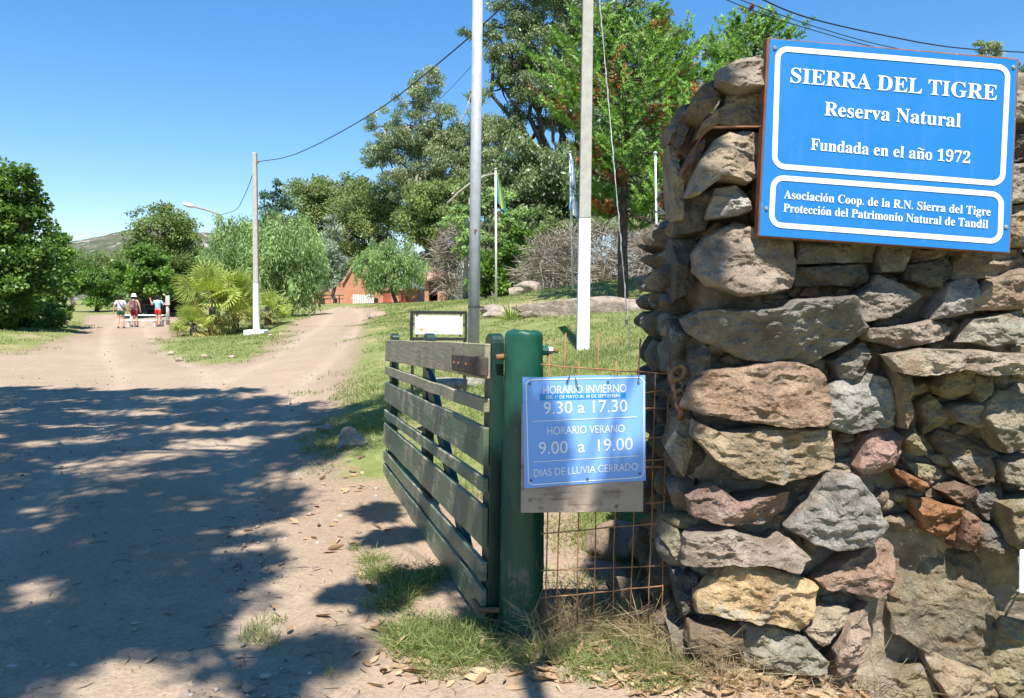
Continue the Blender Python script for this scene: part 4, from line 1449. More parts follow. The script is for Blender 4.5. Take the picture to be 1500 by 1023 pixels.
cable([(374, 240, 33), (366, 268, 36), (355, 293, 41), (345, 308, 45), (320, 316, 48)], 0.016, 'short black cable dropping from the utility pole to the street lamp')
cable([(730, 42, 26), (700, 86, 29), (640, 150, 36), (570, 215, 46), (505, 265, 58)], 0.011, 'thin cable passing behind the steel pole towards the eucalyptus')
cable([(1100, -8, 11), (1180, 25, 11.6), (1300, 53, 12.6), (1400, 70, 13.4), (1520, 78, 14.4)], 0.011, 'thick dark cable crossing the sky above the large blue sign')
cable([(1050, -6, 14), (1120, 22, 14.4), (1200, 47, 15), (1285, 70, 15.6), (1420, 96, 16.6)], 0.0085, 'lower one of two thin cables vanishing behind the large blue sign')
cable([(1064, -8, 14), (1130, 17, 14.4), (1200, 41, 15), (1290, 66, 15.6), (1420, 92, 16.6)], 0.0085, 'upper one of two thin cables vanishing behind the large blue sign')
# ================================================================ VEGETATION HELPERS
def unit(a):
    return a / (np.linalg.norm(a, axis=-1, keepdims=True) + 1e-9)

def leaves_vf(Pn, D, N, L, W):
    """One rhombic leaf per row: P its base, D its long axis, N roughly its normal."""
    S = unit(np.cross(D, N))
    L, W = np.asarray(L)[:, None], np.asarray(W)[:, None]
    v0, v2 = Pn, Pn + D * L
    mid = Pn + D * L * 0.45
    v1, v3 = mid + S * W / 2, mid - S * W / 2
    V = np.stack([v0, v1, v2, v3], 1).reshape(-1, 3)
    F = np.arange(len(Pn) * 4).reshape(-1, 4)
    return V, F

def rand_dir(n, r):
    return unit(r.normal(size=(n, 3)))

BARK = surf('grey_brown_bark', (0.09, 0.07, 0.055), (0.20, 0.16, 0.13), 4, 0.95, 0, 0.8, 0.02, 20)
BARK_DARK = surf('dark_bark', (0.045, 0.035, 0.03), (0.10, 0.08, 0.065), 5, 0.95, 0, 0.8, 0.02, 24)
BARK_PALE = surf('pale_eucalyptus_bark', (0.26, 0.22, 0.18), (0.45, 0.40, 0.34), 2, 0.85, 0, 0.4, 0.01, 12)

def clumps(blobs, Y, r, per=22, inner=0.35):
    """Sub-clumps spread through each blob: centre, radius, tint."""
    out = []
    for bl in blobs:
        px, py, rx, ry = bl[:4]
        dy = bl[4] if len(bl) > 4 else 0.0
        c = np.array(P(px, py, Y + dy))
        s = (Y + dy) / FPX
        R = np.array([rx * s, (rx + ry) * 0.5 * s, ry * s])
        n = max(7, int(per * min(1.6, math.sqrt(rx * ry) / 38)))
        d = rand_dir(n, r)
        q = r.uniform(inner, 1, n) ** 0.6
        q = np.where(r.uniform(0, 1, n) < .16, q * 1.28, q)
        cc = c + d * R * (q * 0.88)[:, None]
        rr = R.mean() * r.uniform(0.20, 0.42, n)
        for k in range(n):
            out.append((cc[k], rr[k], r.uniform(0.15, 0.85), c, R))
    return out

def foliage(blobs, Y, seed, k=2.0, lpx=5.0, style='broad', per=22, flat=0.75, aspect=0.5, inner=0.35):
    """Leaf faces for a crown whose silhouette follows the blobs; lpx is the leaf length in photo pixels at its distance."""
    r = np.random.default_rng(seed)
    cl = clumps(blobs, Y, r, per, inner)
    area = sum(b[2] * b[3] for b in blobs)
    tot = sum(c[1] ** 2 for c in cl)
    Lw = lpx * Y / FPX
    Ps, Ds, Ns, Ts, Ls = [], [], [], [], []
    for c, R_, tint, bc, BR in cl:
        n = int(k * area * (R_ ** 2) / tot) + 3
        if style == 'weep':
            ns = max(2, n // 12)
            d = rand_dir(ns, r)
            st = c + d * R_ * r.uniform(0.3, 1, ns)[:, None] * np.array([1, 1, .6])
            ln = R_ * r.uniform(0.9, 2.0, ns)
            t = np.linspace(0.02, 1, 12)
            out = unit((st - bc) * np.array([1, 1, 0])) * 0.22
            pos = st[:, None, :] + (out[:, None, :] * (t * (1 - .4 * t))[None, :, None] + np.array([0, 0, -1.0]) * (t ** 1.25)[None, :, None]) * ln[:, None, None]
            pos = pos.reshape(-1, 3) + r.normal(size=(ns * 12, 3)) * Lw * 0.25
            dd = unit(r.normal(size=pos.shape) * 0.55 + np.array([0, 0, -0.9]))
            nn = unit(r.normal(size=pos.shape) + unit(pos - bc) * 0.8)
        else:
            u = rand_dir(n, r)
            rad_ = r.uniform(0, 1, n) ** 0.45
            pos = c + u * (R_ * rad_)[:, None] * np.array([1.15, 1.15, flat])
            if style == 'droop':
                dd = unit(r.normal(size=(n, 3)) * 0.6 + np.array([0, 0, -0.75]))
                nn = unit(r.normal(size=(n, 3)) + unit(pos - bc))
            else:
                dd = unit(r.normal(size=(n, 3)) * 0.7 + u * 0.5 + np.array([0, 0, -0.1]))
                nn = unit(r.normal(size=(n, 3)) * 0.55 + np.array([0, -0.15, 0.75]) + u * 0.3)
        Ps.append(pos); Ds.append(dd); Ns.append(nn)
        Ts.append(np.clip(tint + r.normal(0, 0.18, len(pos)), 0, 1))
        Ls.append(Lw * r.uniform(0.6, 1.4, len(pos)))
    Pn, D, N, T, L = map(np.concatenate, (Ps, Ds, Ns, Ts, Ls))
    V, F = leaves_vf(Pn, D, N, L, L * aspect)
    return V, F, np.repeat(T, 4), cl

def limb_pts(a, b_, sag, r, n=6):
    a, b_ = np.array(a), np.array(b_)
    t = np.linspace(0, 1, n)[:, None]
    p = a + (b_ - a) * t
    p[:, 2] += sag * np.sin(t[:, 0] * math.pi)
    L = np.linalg.norm(b_ - a)
    p[1:-1] += r.normal(size=(n - 2, 3)) * L * 0.035
    return p

def tree(name, label, cat, blobs, Y, base_px, seed, mat, bark=BARK, tw=0.25, k=2.0, lpx=5.0, style='broad', per=22, fork=0.4, aspect=0.5, group=None, loc=None, inner=0.35, flat=0.75, twigs=0.5, limbs=True):
    g = on_ground(*base_px) if loc is None else Vector(loc)
    root = thing(name, label, cat, g, group)
    V, F, T, cl = foliage(blobs, Y, seed, k, lpx, style, per, flat, aspect, inner)
    np_mesh('crown', V, F, mat, root, attrs={'tint': T})
    r = np.random.default_rng(seed + 1)
    mb = MB()
    cs = [np.array(P(b_[0], b_[1], Y + (b_[4] if len(b_) > 4 else 0))) for b_ in blobs]
    zlow, ztop = min(c[2] for c in cs), max(c[2] for c in cs)
    mid = np.mean(cs, axis=0)
    fk = np.array([g.x + (mid[0] - g.x) * 0.45, g.y + (mid[1] - g.y) * 0.6, g.z + max(0.3, (mid[2] - g.z) * fork)])
    mb.tube(limb_pts((g.x, g.y, g.z - 0.2), fk, 0, r, 5), np.linspace(tw, tw * 0.72, 5), 9)
    if limbs:
        for c in cs:
            tip = c + np.array([0, 0, 0.1])
            mb.tube(limb_pts(fk, tip, 0.06 * np.linalg.norm(c - fk), r, 7), np.linspace(tw * 0.62, tw * 0.10, 7), 7)
        for c, R_, tint, bc, BR in cl:
            if r.uniform() < twigs:
                mb.tube(limb_pts(bc + (c - bc) * 0.05, c + (c - bc) * .08, 0.02, r, 4), np.linspace(tw * 0.16, tw * 0.03, 4), 4)
    mb.build('trunk', bark, root, smooth=True)
    return root

LM = {
    'bright': leaf_mat('bright_broad_leaf', (0.06, 0.13, 0.025), (0.21, 0.35, 0.065), 0.4, 0.45, 0.35),
    'mid': leaf_mat('mid_broad_leaf', (0.035, 0.085, 0.018), (0.16, 0.27, 0.05), 0.4, 0.42, 0.4),
    'hedge': leaf_mat('hedge_leaf', (0.11, 0.155, 0.055), (0.33, 0.40, 0.16), 0.35, 0.5),
    'dark': leaf_mat('dark_broad_leaf', (0.05, 0.11, 0.025), (0.18, 0.3, 0.06), 0.35, 0.4, 0.4),
    'olive': leaf_mat('olive_leaf', (0.09, 0.14, 0.045), (0.27, 0.35, 0.11), 0.35, 0.55),
    'pepper': leaf_mat('pepper_tree_leaf', (0.13, 0.22, 0.08), (0.42, 0.56, 0.25), 0.4, 0.5),
    'euc': leaf_mat('eucalyptus_leaf', (0.11, 0.165, 0.085), (0.38, 0.43, 0.22), 0.3, 0.4, 0.45),
    'eucdark': leaf_mat('dark_eucalyptus_leaf', (0.065, 0.105, 0.05), (0.27, 0.34, 0.15), 0.3, 0.4, 0.45),
    'conifer': leaf_mat('blue_conifer', (0.035, 0.078, 0.055), (0.108, 0.196, 0.127), 0.1),
    'cypress': leaf_mat('grey_cypress', (0.15, 0.2, 0.14), (0.4, 0.47, 0.34), 0.15),
    'pine': leaf_mat('araucaria_needle', (.04,.10,.022), (.31,.53,.10), 0.35, 0.45, 0.35),
    'dead': leaf_mat('dead_frond', (0.22, 0.075, 0.025), (0.45, 0.19, 0.07), 0.2),
    'palm': leaf_mat('palm_leaf', (0.16, 0.24, 0.04), (0.55, 0.6, 0.16), 0.3, 0.4, 0.4),
    'palmdry': leaf_mat('dry_palm_leaf', (0.25, 0.20, 0.05), (0.48, 0.42, 0.14), 0.25),
    'grass': leaf_mat('grass_blade', (0.09, 0.16, 0.03), (0.44, 0.43, 0.19), 0.35, 0.5),
    'straw': leaf_mat('straw_blade', (0.22, 0.16, 0.08), (0.48, 0.40, 0.25), 0.25, 0.6),
    'litter': leaf_mat('dry_leaf', (0.18, 0.09, 0.04), (0.58, 0.42, 0.26), 0.15, 0.6),
    'twig': leaf_mat('bare_twig', (0.15, 0.125, 0.10), (0.42, 0.36, 0.30), 0.0, 0.9),
}

# ================================================================ TREES, left to right
tree('broadleaf_tree', 'tall dark green broadleaf tree at the left edge, highest on that side', 'tree', [(-55, 330, 90, 95), (18, 275, 34, 42), (22, 330, 46, 40), (5, 400, 70, 55), (-40, 460, 80, 40), (40, 300, 22, 22), (50, 385, 35, 40)], 29, (-20, 492, 29), 11, LM['mid'], tw=0.28, k=2.6, lpx=6, per=20, aspect=0.7, inner=.5)
tree('broadleaf_tree', 'lighter green rounded broadleaf tree just right of the tall dark tree by the road bank', 'tree', [(62, 385, 42, 42), (78, 430, 32, 34), (42, 420, 40, 45), (88, 395, 20, 20)], 36, (64, 478, 36), 12, LM['bright'], BARK_DARK, 0.16, k=3.0, lpx=5.5, per=20, aspect=0.7)
tree('shrub', 'dark undergrowth shrub beneath the trees on the left bank', 'shrub', [(10, 470, 55, 26), (75, 462, 32, 24), (-60, 470, 60, 30)], 33, (20, 488, 33), 13, LM['dark'], BARK_DARK, 0.05, k=2.4, lpx=6, per=16, fork=0.2)
tree('broadleaf_tree', 'low spreading green tree where the road bends away', 'tree', [(140, 418, 38, 26), (118, 410, 25, 24), (160, 425, 18, 22), (148, 440, 28, 14)], 66, (143, 462, 66), 14, LM['bright'], BARK_DARK, 0.22, k=2.8, lpx=4.5, per=20)
tree('broadleaf_tree', 'large rounded olive green tree behind the picnic shelter', 'tree', [(240, 345, 50, 42), (252, 385, 50, 42), (222, 318, 26, 18), (272, 350, 30, 32), (205, 360, 26, 28), (240, 310, 24, 14), (285, 400, 25, 40)], 82, (245, 456, 82), 15, LM['olive'], BARK, 0.4, k=2.6, lpx=4.2, per=26)
tree('broadleaf_tree', 'bright green broadleaf tree overhanging the picnic shelter', 'tree', [(203, 385, 40, 26), (228, 400, 32, 28), (185, 402, 24, 22), (240, 422, 24, 18), (210, 416, 36, 18), (262, 425, 24, 16), (195, 428, 16, 12)], 56, (238, 466, 56), 16, LM['bright'], BARK_DARK, 0.2, k=2.8, lpx=5, per=22, aspect=0.7)
tree('shrub', 'pale green bush beside the shelter at the end of the road', 'shrub', [(183, 440, 17, 17), (172, 448, 14, 12)], 70, (182, 460, 70), 17, LM['pepper'], BARK, 0.06, k=2.4, lpx=4, per=14, fork=0.25)
tree('pepper_tree', 'big weeping pepper tree with feathery pale foliage behind the utility pole', 'tree', [(402, 352, 66, 46), (350, 350, 45, 40), (440, 372, 42, 50), (390, 405, 72, 40), (322, 385, 34, 42), (345, 410, 46, 34), (445, 415, 32, 30), (330, 335, 22, 24), (415, 325, 40, 22)], 46, (417, 466, 46), 18, LM['pepper'], BARK_DARK, 0.22, k=3.3, lpx=6.5, style='weep', per=34, aspect=0.22)
tree('conifer_tree', 'dark blue green conifer top showing above the big pepper tree', 'tree', [(404, 275, 13, 14), (398, 292, 20, 14), (412, 295, 18, 14), (405, 312, 26, 16), (404, 335, 30, 20)], 88, (404, 452, 88), 19, LM['conifer'], BARK_DARK, 0.3, k=3.2, lpx=4.0, per=24, aspect=0.45)
tree('evergreen_tree', 'olive green bushy tree right behind the dark conifer top', 'tree', [(470, 282, 44, 26), (445, 305, 36, 40), (480, 335, 48, 45), (455, 282, 32, 18), (500, 310, 40, 40), (505, 272, 34, 18), (530, 285, 30, 24)], 104, (470, 442, 104), 20, LM['hedge'], BARK, 0.4, k=3.0, lpx=4.0, per=26)
tree('evergreen_tree', 'olive green bushy tree left of the tall eucalyptus, above the orange house', 'tree', [(540, 288, 44, 34), (580, 300, 38, 38), (520, 335, 44, 45), (560, 345, 42, 48), (545, 390, 48, 36), (505, 385, 30, 40)], 98, (540, 440, 98), 21, LM['hedge'], BARK, 0.4, k=3.0, lpx=4.0, per=26)
tree('cypress_tree', 'grey green cypress beside the left gable of the orange house', 'tree', [(486, 345, 17, 24), (480, 375, 24, 24), (492, 385, 24, 24), (486, 405, 26, 18), (484, 325, 10, 14)], 72, (491, 446, 72), 22, LM['cypress'], BARK, 0.2, k=3.0, lpx=4.2, per=22, aspect=0.3)
tree('pepper_tree', 'small round pepper tree with feathery foliage in front of the orange house', 'tree', [(570, 370, 38, 24), (545, 388, 28, 26), (600, 392, 28, 28), (575, 395, 44, 24), (590, 365, 24, 16), (555, 362, 24, 14), (533, 382, 20, 16), (560, 405, 40, 16)], 62, (580, 451, 62), 23, LM['pepper'], BARK_DARK, 0.17, k=3.2, lpx=5.0, style='weep', per=28, aspect=0.24)
tree('eucalyptus_tree', 'tall grey green eucalyptus left of the steel pole, with gaps of sky in its crown', 'tree', [(628, 120, 28, 28), (605, 150, 30, 24), (642, 165, 30, 24), (562, 185, 30, 22), (580, 215, 38, 24), (548, 230, 22, 20), (620, 200, 34, 26), (662, 195, 34, 30), (655, 240, 44, 30), (600, 250, 36, 22), (700, 190, 36, 34), (705, 245, 50, 36), (575, 262, 30, 16), (690, 140, 22, 18), (640, 215, 44, 36), (600, 185, 34, 26), (670, 280, 50, 34), (610, 280, 44, 30), (560, 215, 26, 26), (720, 205, 40, 36)], 92, (640, 436, 92), 24, LM['euc'], BARK_PALE, 0.5, k=4.6, lpx=3.7, style='droop', per=20, aspect=0.35, fork=0.35, twigs=0.8)
tree('eucalyptus_tree', 'tallest dark eucalyptus behind the concrete pole reaching out of the frame', 'tree', [(698, 52, 26, 18), (722, 40, 24, 16), (760, 20, 44, 30), (745, 70, 40, 30), (770, 110, 48, 38), (735, 130, 30, 28), (800, 60, 42, 44), (800, 150, 50, 40), (850, 20, 55, 44), (870, 80, 55, 45), (910, 15, 40, 26), (965, 18, 28, 18), (930, 60, 36, 28), (745, 180, 34, 26), (830, -40, 90, 40), (900, 130, 50, 40), (960, 90, 44, 44), (985, 60, 24, 24), (860, 150, 60, 50), (940, 150, 60, 50)], 60, (815, 428, 60), 25, LM['eucdark'], BARK_DARK, 0.5, k=4.6, lpx=4.6, style='droop', per=22, aspect=0.33, fork=0.3, twigs=0.8)
tree('evergreen_tree', 'shaggy dark olive tree between the small pepper tree and the steel pole', 'tree', [(620, 300, 42, 40), (650, 330, 42, 50), (600, 330, 30, 40), (640, 380, 40, 36), (660, 290, 36, 34)], 78, (640, 440, 78), 26, LM['olive'], BARK, 0.32, k=2.6, lpx=4.6, style='droop', per=26)
tree('layered_tree', 'pale green tree with flat layered boughs behind the green and yellow flag', 'tree', [(690, 305, 30, 8), (680, 325, 34, 9), (694, 345, 34, 9), (760, 310, 28, 8), (752, 330, 30, 9), (684, 365, 28, 9), (725, 285, 30, 9), (730, 350, 24, 8)], 50, (715, 438, 50), 27, LM['pepper'], BARK, 0.16, k=3.2, lpx=5.0, per=26, flat=0.4)
tree('evergreen_tree', 'dense dark tree behind the two flags, filling the gap left of the araucaria', 'tree', [(720, 270, 46, 40), (770, 255, 50, 50), (740, 320, 50, 50), (790, 310, 50, 50), (715, 370, 40, 50), (780, 370, 50, 40), (830, 260, 50, 60), (840, 340, 50, 50)], 56, (760, 434, 56), 28, LM['eucdark'], BARK_DARK, 0.3, k=2.4, lpx=6.0, style='droop', per=24)
tree('evergreen_tree', 'shadowy dark tree directly behind the araucaria', 'tree', [(880, 260, 56, 66), (940, 240, 56, 70), (990, 230, 50, 60), (890, 180, 50, 50), (960, 300, 60, 50), (1010, 300, 50, 60), (950, 170, 40, 40)], 48, (940, 428, 48), 29, LM['eucdark'], BARK_DARK, 0.3, k=2.0, lpx=6.5, style='droop', per=24)
tree('shrub', 'glossy bright green bush left of the dry brush, behind the left flagpole', 'shrub', [(760, 365, 26, 30), (735, 392, 30, 30), (770, 395, 24, 30), (745, 420, 34, 22), (705, 415, 22, 26), (800, 345, 22, 16), (785, 372, 18, 14)], 42, (745, 438, 42), 30, LM['bright'], BARK_DARK, 0.08, k=2.6, lpx=6, per=20, fork=0.25)
tree('eucalyptus_tree', 'distant pale eucalyptus crown seen over the pillar left of the big sign', 'tree', [(1042, 62, 22, 16), (1062, 78, 24, 22), (1075, 60, 18, 14), (1038, 80, 14, 12), (1060, 110, 24, 20), (1085, 100, 30, 40)], 76, (1075, 400, 76), 31, LM['euc'], BARK_PALE, 0.35, k=2.3, lpx=5, style='droop', per=18, aspect=0.35, twigs=.8)
tree('eucalyptus_tree', 'slim eucalyptus crown peeping over the top edge of the big sign', 'tree', [(1436, 68, 15, 13), (1460, 66, 14, 14), (1448, 85, 18, 12), (1445, 130, 26, 40)], 64, (1448, 400, 64), 32, LM['euc'], BARK_PALE, 0.25, k=2.6, lpx=5, style='droop', per=16, aspect=0.35)
tree('evergreen_tree', 'dark tree behind the wall at the right edge of the sign', 'tree', [(1500, 130, 22, 40), (1540, 150, 40, 50), (1520, 200, 40, 50)], 50, (1530, 402, 50), 33, LM['eucdark'], BARK_DARK, 0.25, k=2.4, lpx=6, per=20)
tree('round_tree', 'tiny lone round tree far off on the hill slope', 'tree', [(97, 355, 6.5, 5.5), (93, 357, 4, 4)], 300, (97, 366, 390), 34, LM['dark'], BARK_DARK, 0.5, k=8, lpx=1.6, per=30, loc=P(97, 366, 300))
for k_, (bl, Yd, sd_, lab) in enumerate([
    ([(110, 395, 40, 24), (60, 385, 40, 30), (30, 390, 50, 40), (145, 390, 26, 18)], 150, 35, 'hazy far tree below the rocky hill, left of the bend'),
    ([(160, 400, 30, 26), (185, 385, 26, 26), (175, 420, 30, 20)], 130, 36, 'hazy far tree below the rocky hill, behind the low spreading tree'),
    ([(290, 395, 36, 40), (320, 400, 34, 40), (300, 430, 40, 24)], 110, 37, 'dull green tree filling the gap behind the palm and the street lamp')]):
    tree('broadleaf_tree', lab, 'tree', bl, Yd, (bl[0][0], 452, Yd), sd_, LM['olive'], BARK, 0.4, k=2.4, lpx=4, per=22)

# ---------------------------------------------------------------- araucarias
def shoot_leaves(pts, n, ln, wd, r, spread=0.75):
    pts = np.array(pts)
    t = r.uniform(0, len(pts) - 1.001, n)
    i = t.astype(int)
    f = (t - i)[:, None]
    pos = pts[i] * (1 - f) + pts[i + 1] * f
    d = unit(pts[i + 1] - pts[i])
    rd = rand_dir(n, r)
    rd = unit(rd - d * (rd * d).sum(1)[:, None])
    D = unit(d * 0.55 + rd * spread)
    return pos, D, unit(d - D * (d * D).sum(1)[:, None]), ln * r.uniform(0.7, 1.25, n), np.full(n, wd)

def araucaria(name, label, base_px, top_px, Y, width_px, seed, whorls, z0f, deadf=0.25, leafn=26):
    r = np.random.default_rng(seed)
    g = on_ground(base_px[0], base_px[1], Y)
    top = P(top_px[0], top_px[1], Y)
    root = thing(name, label, 'tree', g)
    H = top.z - g.z
    R0 = width_px * Y / FPX
    A = lambda f: np.array(g.lerp(top, f))
    tb = MB()
    tb.tube([A(f) + r.normal(size=3) * np.array([.02, .02, 0]) for f in np.linspace(-0.02, 1, 10)], np.linspace(0.165, 0.03, 10) * Y / 22, 10)
    live, dead = [], []
    name_low = deadf > 0.2                            # the big one has lost its low boughs on the lawn side
    for w in range(whorls):
        f = z0f + (0.985 - z0f) * (w / (whorls - 1)) ** 0.95
        nb = int(r.integers(5, 8))
        length = R0 * (0.30 + 0.78 * math.sin(math.pi * min(1, (1 - f) / (1 - z0f)) ** 0.75 * 0.62 + 0.18)) * (1 if f < .9 else 0.8)
        rise = -0.40 + 0.80 * (f - z0f) / (1 - z0f)
        a0 = r.uniform(0, 6.28)
        for k in range(nb):
            an = a0 + 2 * math.pi * k / nb + r.normal() * 0.15
            L = length * r.uniform(0.75, 1.15)
            if name_low and f < 0.64 and math.cos(an) < -0.25:
                L *= 0.5
            hd = np.array([math.cos(an), math.sin(an), 0])
            s = np.linspace(0, 1, 9)
            bp = A(f)[None] + hd[None] * (L * s)[:, None]
            bp[:, 2] += L * (rise * 0.55 * s + 0.30 * s ** 2.4 - 0.12 * np.sin(s * math.pi))
            tb.tube(bp, np.linspace(0.032, 0.009, 9), 5)
            isd = r.uniform() < (deadf if 0.48 < f < 0.80 else deadf * 0.12)
            ns = int(5 + 6 * L / R0)
            for q in range(ns):
                t = r.uniform(0.4 if f > .8 else 0.5, 1.0)
                i = min(7, int(t * 8))
                p0 = bp[i] + (bp[i + 1] - bp[i]) * (t * 8 - i)
                side = np.cross(hd, [0, 0, 1]) * (1 if q % 2 else -1)
                sl_ = L * r.uniform(0.2, 0.42)
                u = np.linspace(0, 1, 4)[:, None]
                sp = p0 + (side * 0.75 + hd * 0.6) * sl_ * u + np.array([0, 0, 1.0]) * sl_ * 0.55 * u ** 2 + r.normal(size=3) * 0.02 * u
                (dead if (isd and r.uniform() < .75) else live).append(shoot_leaves(sp, leafn, 0.115 * Y / 22, 0.036 * Y / 22, r) + (r.uniform(0.2, 0.8),))
            (dead if isd else live).append(shoot_leaves(bp[5:], leafn, 0.09 * Y / 22, 0.036 * Y / 22, r) + (r.uniform(.3, .9),))
    tb.build('trunk', BARK_DARK, root, smooth=True)
    for nm, lst, mt_ in (('crown', live, LM['pine']), ('dead_fronds', dead, LM['dead'])):
        if not lst:
            continue
        Pn, D, N, L, W = (np.concatenate([x[i] for x in lst]) for i in range(5))
        T = np.concatenate([np.clip(x[5] + r.normal(0, .15, len(x[0])), 0, 1) for x in lst])
        V, F = leaves_vf(Pn, D, N, L, W)
        np_mesh(nm, V, F, mt_, root, attrs={'tint': np.repeat(T, 4)})
araucaria('araucaria_tree', 'araucaria conifer with rust brown dead fronds mid crown, right of the concrete pole', (911, 455), (920, 42), 26, 120, 51, 16, 0.36, 0.5, 70)
araucaria('araucaria_tree', 'second araucaria conifer whose top shows just above the pillar beside the sign', (1110, 420), (1104, 36), 34, 80, 52, 18, 0.30, 0.05, 40)
araucaria('araucaria_tree', 'short bright araucaria between the big araucaria and the wall', (1022, 430), (1018, 110), 29, 64, 53, 14, 0.25, 0.05, 44)

# ---------------------------------------------------------------- fan palms
def fan_palm(loc, H, seed, label, nleaf=34, size=0.95, dry=6):
    r = np.random.default_rng(seed)
    loc = np.array(loc)
    root = thing('fan_palm', label, 'palm', loc, 'fan palms clustered on the grass island')
    tb = MB()
    crown = loc + np.array([r.normal() * .1, r.normal() * .1, H])
    tb.tube([loc + np.array([0, 0, -.1]), loc + (crown - loc) * .5 + r.normal(size=3) * .04, crown], [0.17, 0.15, 0.12], 10)
    parts = {0: [], 1: []}
    for k in range(nleaf + dry):
        isd = k >= nleaf
        el = r.uniform(-0.1, 1.35) if not isd else r.uniform(-1.2, -0.3)
        az = r.uniform(0, 2 * math.pi)
        d = np.array([math.cos(az) * math.cos(el), math.sin(az) * math.cos(el), math.sin(el)])
        pl = size * r.uniform(0.6, 1.05)
        hub = crown + d * pl + np.array([0, 0, -0.15 * pl * math.cos(el)])
        tb.tube([crown, crown + d * pl * .55, hub], [0.018, 0.014, 0.011], 5)
        side = unit(np.cross(d, [0, 0, 1.0])[None])[0]
        upv = np.cross(side, d)
        ro = r.normal() * 0.75
        side, upv = side * math.cos(ro) + upv * math.sin(ro), upv * math.cos(ro) - side * math.sin(ro)
        nseg = 22
        tint = r.uniform(0.15, 0.9)
        for q in range(nseg):
            a = (q / (nseg - 1) - 0.5) * 3.9
            D = d * math.cos(a) + side * math.sin(a) + upv * 0.12
            L = size * r.uniform(0.7, 0.9) * (0.75 + 0.25 * math.cos(a))
            D = D / np.linalg.norm(D)
            m1 = hub + D * L * 0.6
            D2 = D + np.array([0, 0, -0.55])
            D2 /= np.linalg.norm(D2)
            parts[int(isd)].append((hub, D, upv, L * 0.66, 0.055 * size, tint))
            parts[int(isd)].append((hub + D * L * 0.5, D2, upv, L * 0.5, 0.045 * size, tint))
    tb.build('trunk', BARK, root, smooth=True)
    for i, nm, mt_ in ((0, 'fronds', LM['palm']), (1, 'dry_fronds', LM['palmdry'])):
        a = parts[i]
        V, F = leaves_vf(np.array([x[0] for x in a]), np.array([x[1] for x in a]), np.array([x[2] for x in a]), np.array([x[3] for x in a]), np.array([x[4] for x in a]))
        T = np.clip(np.repeat([x[5] for x in a], 4) + r.normal(0, .08, 4 * len(a)), 0, 1)
        np_mesh(nm, V, F, mt_, root, attrs={'tint': T})
for (px, py, Y, H, sz, lab) in ((310, 494, 34, 1.5, 1.15, 'tallest bushy fan palm with yellow lower fronds, left of the utility pole'), (345, 491, 35, 1.3, 1.0, 'fan palm directly left of the utility pole'),
                           (392, 484, 37.5, 0.7, 0.85, 'low fan palm right behind the utility pole foot'), (284, 494, 33, 0.45, 0.7, 'smallest fan palm at the road side of the clump')):
    fan_palm(on_ground(px, py, Y), H, int(px), lab, 36 if H > 1 else 22, sz)

# ---------------------------------------------------------------- dry twiggy brush
def brush(blobs, Y, base_px, seed, label, n=900):
    r = np.random.default_rng(seed)
    g = on_ground(*base_px)
    root = thing('dry_bush', label, 'bush', g, 'dry leafless bushes at the back of the lawn')
    mb = MB()
    segs = []
    s = Y / FPX
    for bx, by, rx, ry in blobs:
        c = np.array(P(bx, by, Y))
        for k in range(max(4, int(8 * rx / 40))):
            d = rand_dir(1, r)[0] * np.array([1, 1, .8])
            tip = c + d * np.array([rx, rx, ry]) * s * 0.7
            base = np.array([g.x + (c[0] - g.x) * .8 + r.normal() * .3, g.y + r.normal() * .3, g.z])
            mb.tube(limb_pts(base, tip, 0.15, r, 6), np.linspace(0.05, 0.012, 6), 5)
        m_ = int(2.1 * n * rx * ry / sum(b_[2] * b_[3] for b_ in blobs))
        st = c + rand_dir(m_, r) * np.array([rx, rx, ry]) * s * (r.uniform(0, 1, m_) ** 0.5)[:, None] * 0.9
        dd = unit(r.normal(size=(m_, 3)) * np.array([.8, .8, .5]) + unit(st - c) * 0.7 + np.array([0, 0, 0.1]))
        segs.append((st, dd))
    st = np.concatenate([x[0] for x in segs])
    dd = np.concatenate([x[1] for x in segs])
    m_ = len(st)
    V, F = leaves_vf(st, dd, rand_dir(m_, r), s * r.uniform(9, 30, m_), np.full(m_, s * 0.85))
    mb.build('stems', BARK_PALE, root, smooth=True)
    np_mesh('twigs', V, F, LM['twig'], root, attrs={'tint': np.repeat(r.uniform(0, 1, m_), 4)})
brush([(805, 375, 42, 34), (790, 405, 40, 24), (835, 400, 40, 28), (838, 352, 26, 20)], 37, (805, 430, 37), 61, 'tangle of dry leafless brush left of the grey flagpole with bare curved stems', 1900)
brush([(880, 370, 46, 46), (870, 405, 46, 24), (925, 380, 34, 50)], 39, (885, 428, 39), 62, 'tangle of dry leafless brush between the grey flagpole and the araucaria trunk', 2000)
brush([(965, 370, 40, 46), (1000, 390, 40, 40)], 36, (965, 418, 36), 63, 'dry leafless brush right of the araucaria trunk by the wall', 2200)
brush([(652, 380, 24, 36), (670, 350, 22, 28), (660, 415, 26, 24)], 64, (656, 441, 64), 64, 'dry leafless brush beside the annex of the orange house', 1100)
tree('shrub', 'thin olive undergrowth mixed through the dry brush behind the grey flagpole', 'shrub', [(850, 335, 40, 18), (900, 330, 40, 20), (815, 328, 28, 14), (870, 395, 22, 14), (935, 345, 26, 20), (985, 340, 40, 24)], 41, (890, 427, 41), 65, LM['hedge'], BARK, 0.05, k=1.6, lpx=5, per=22, fork=0.25)
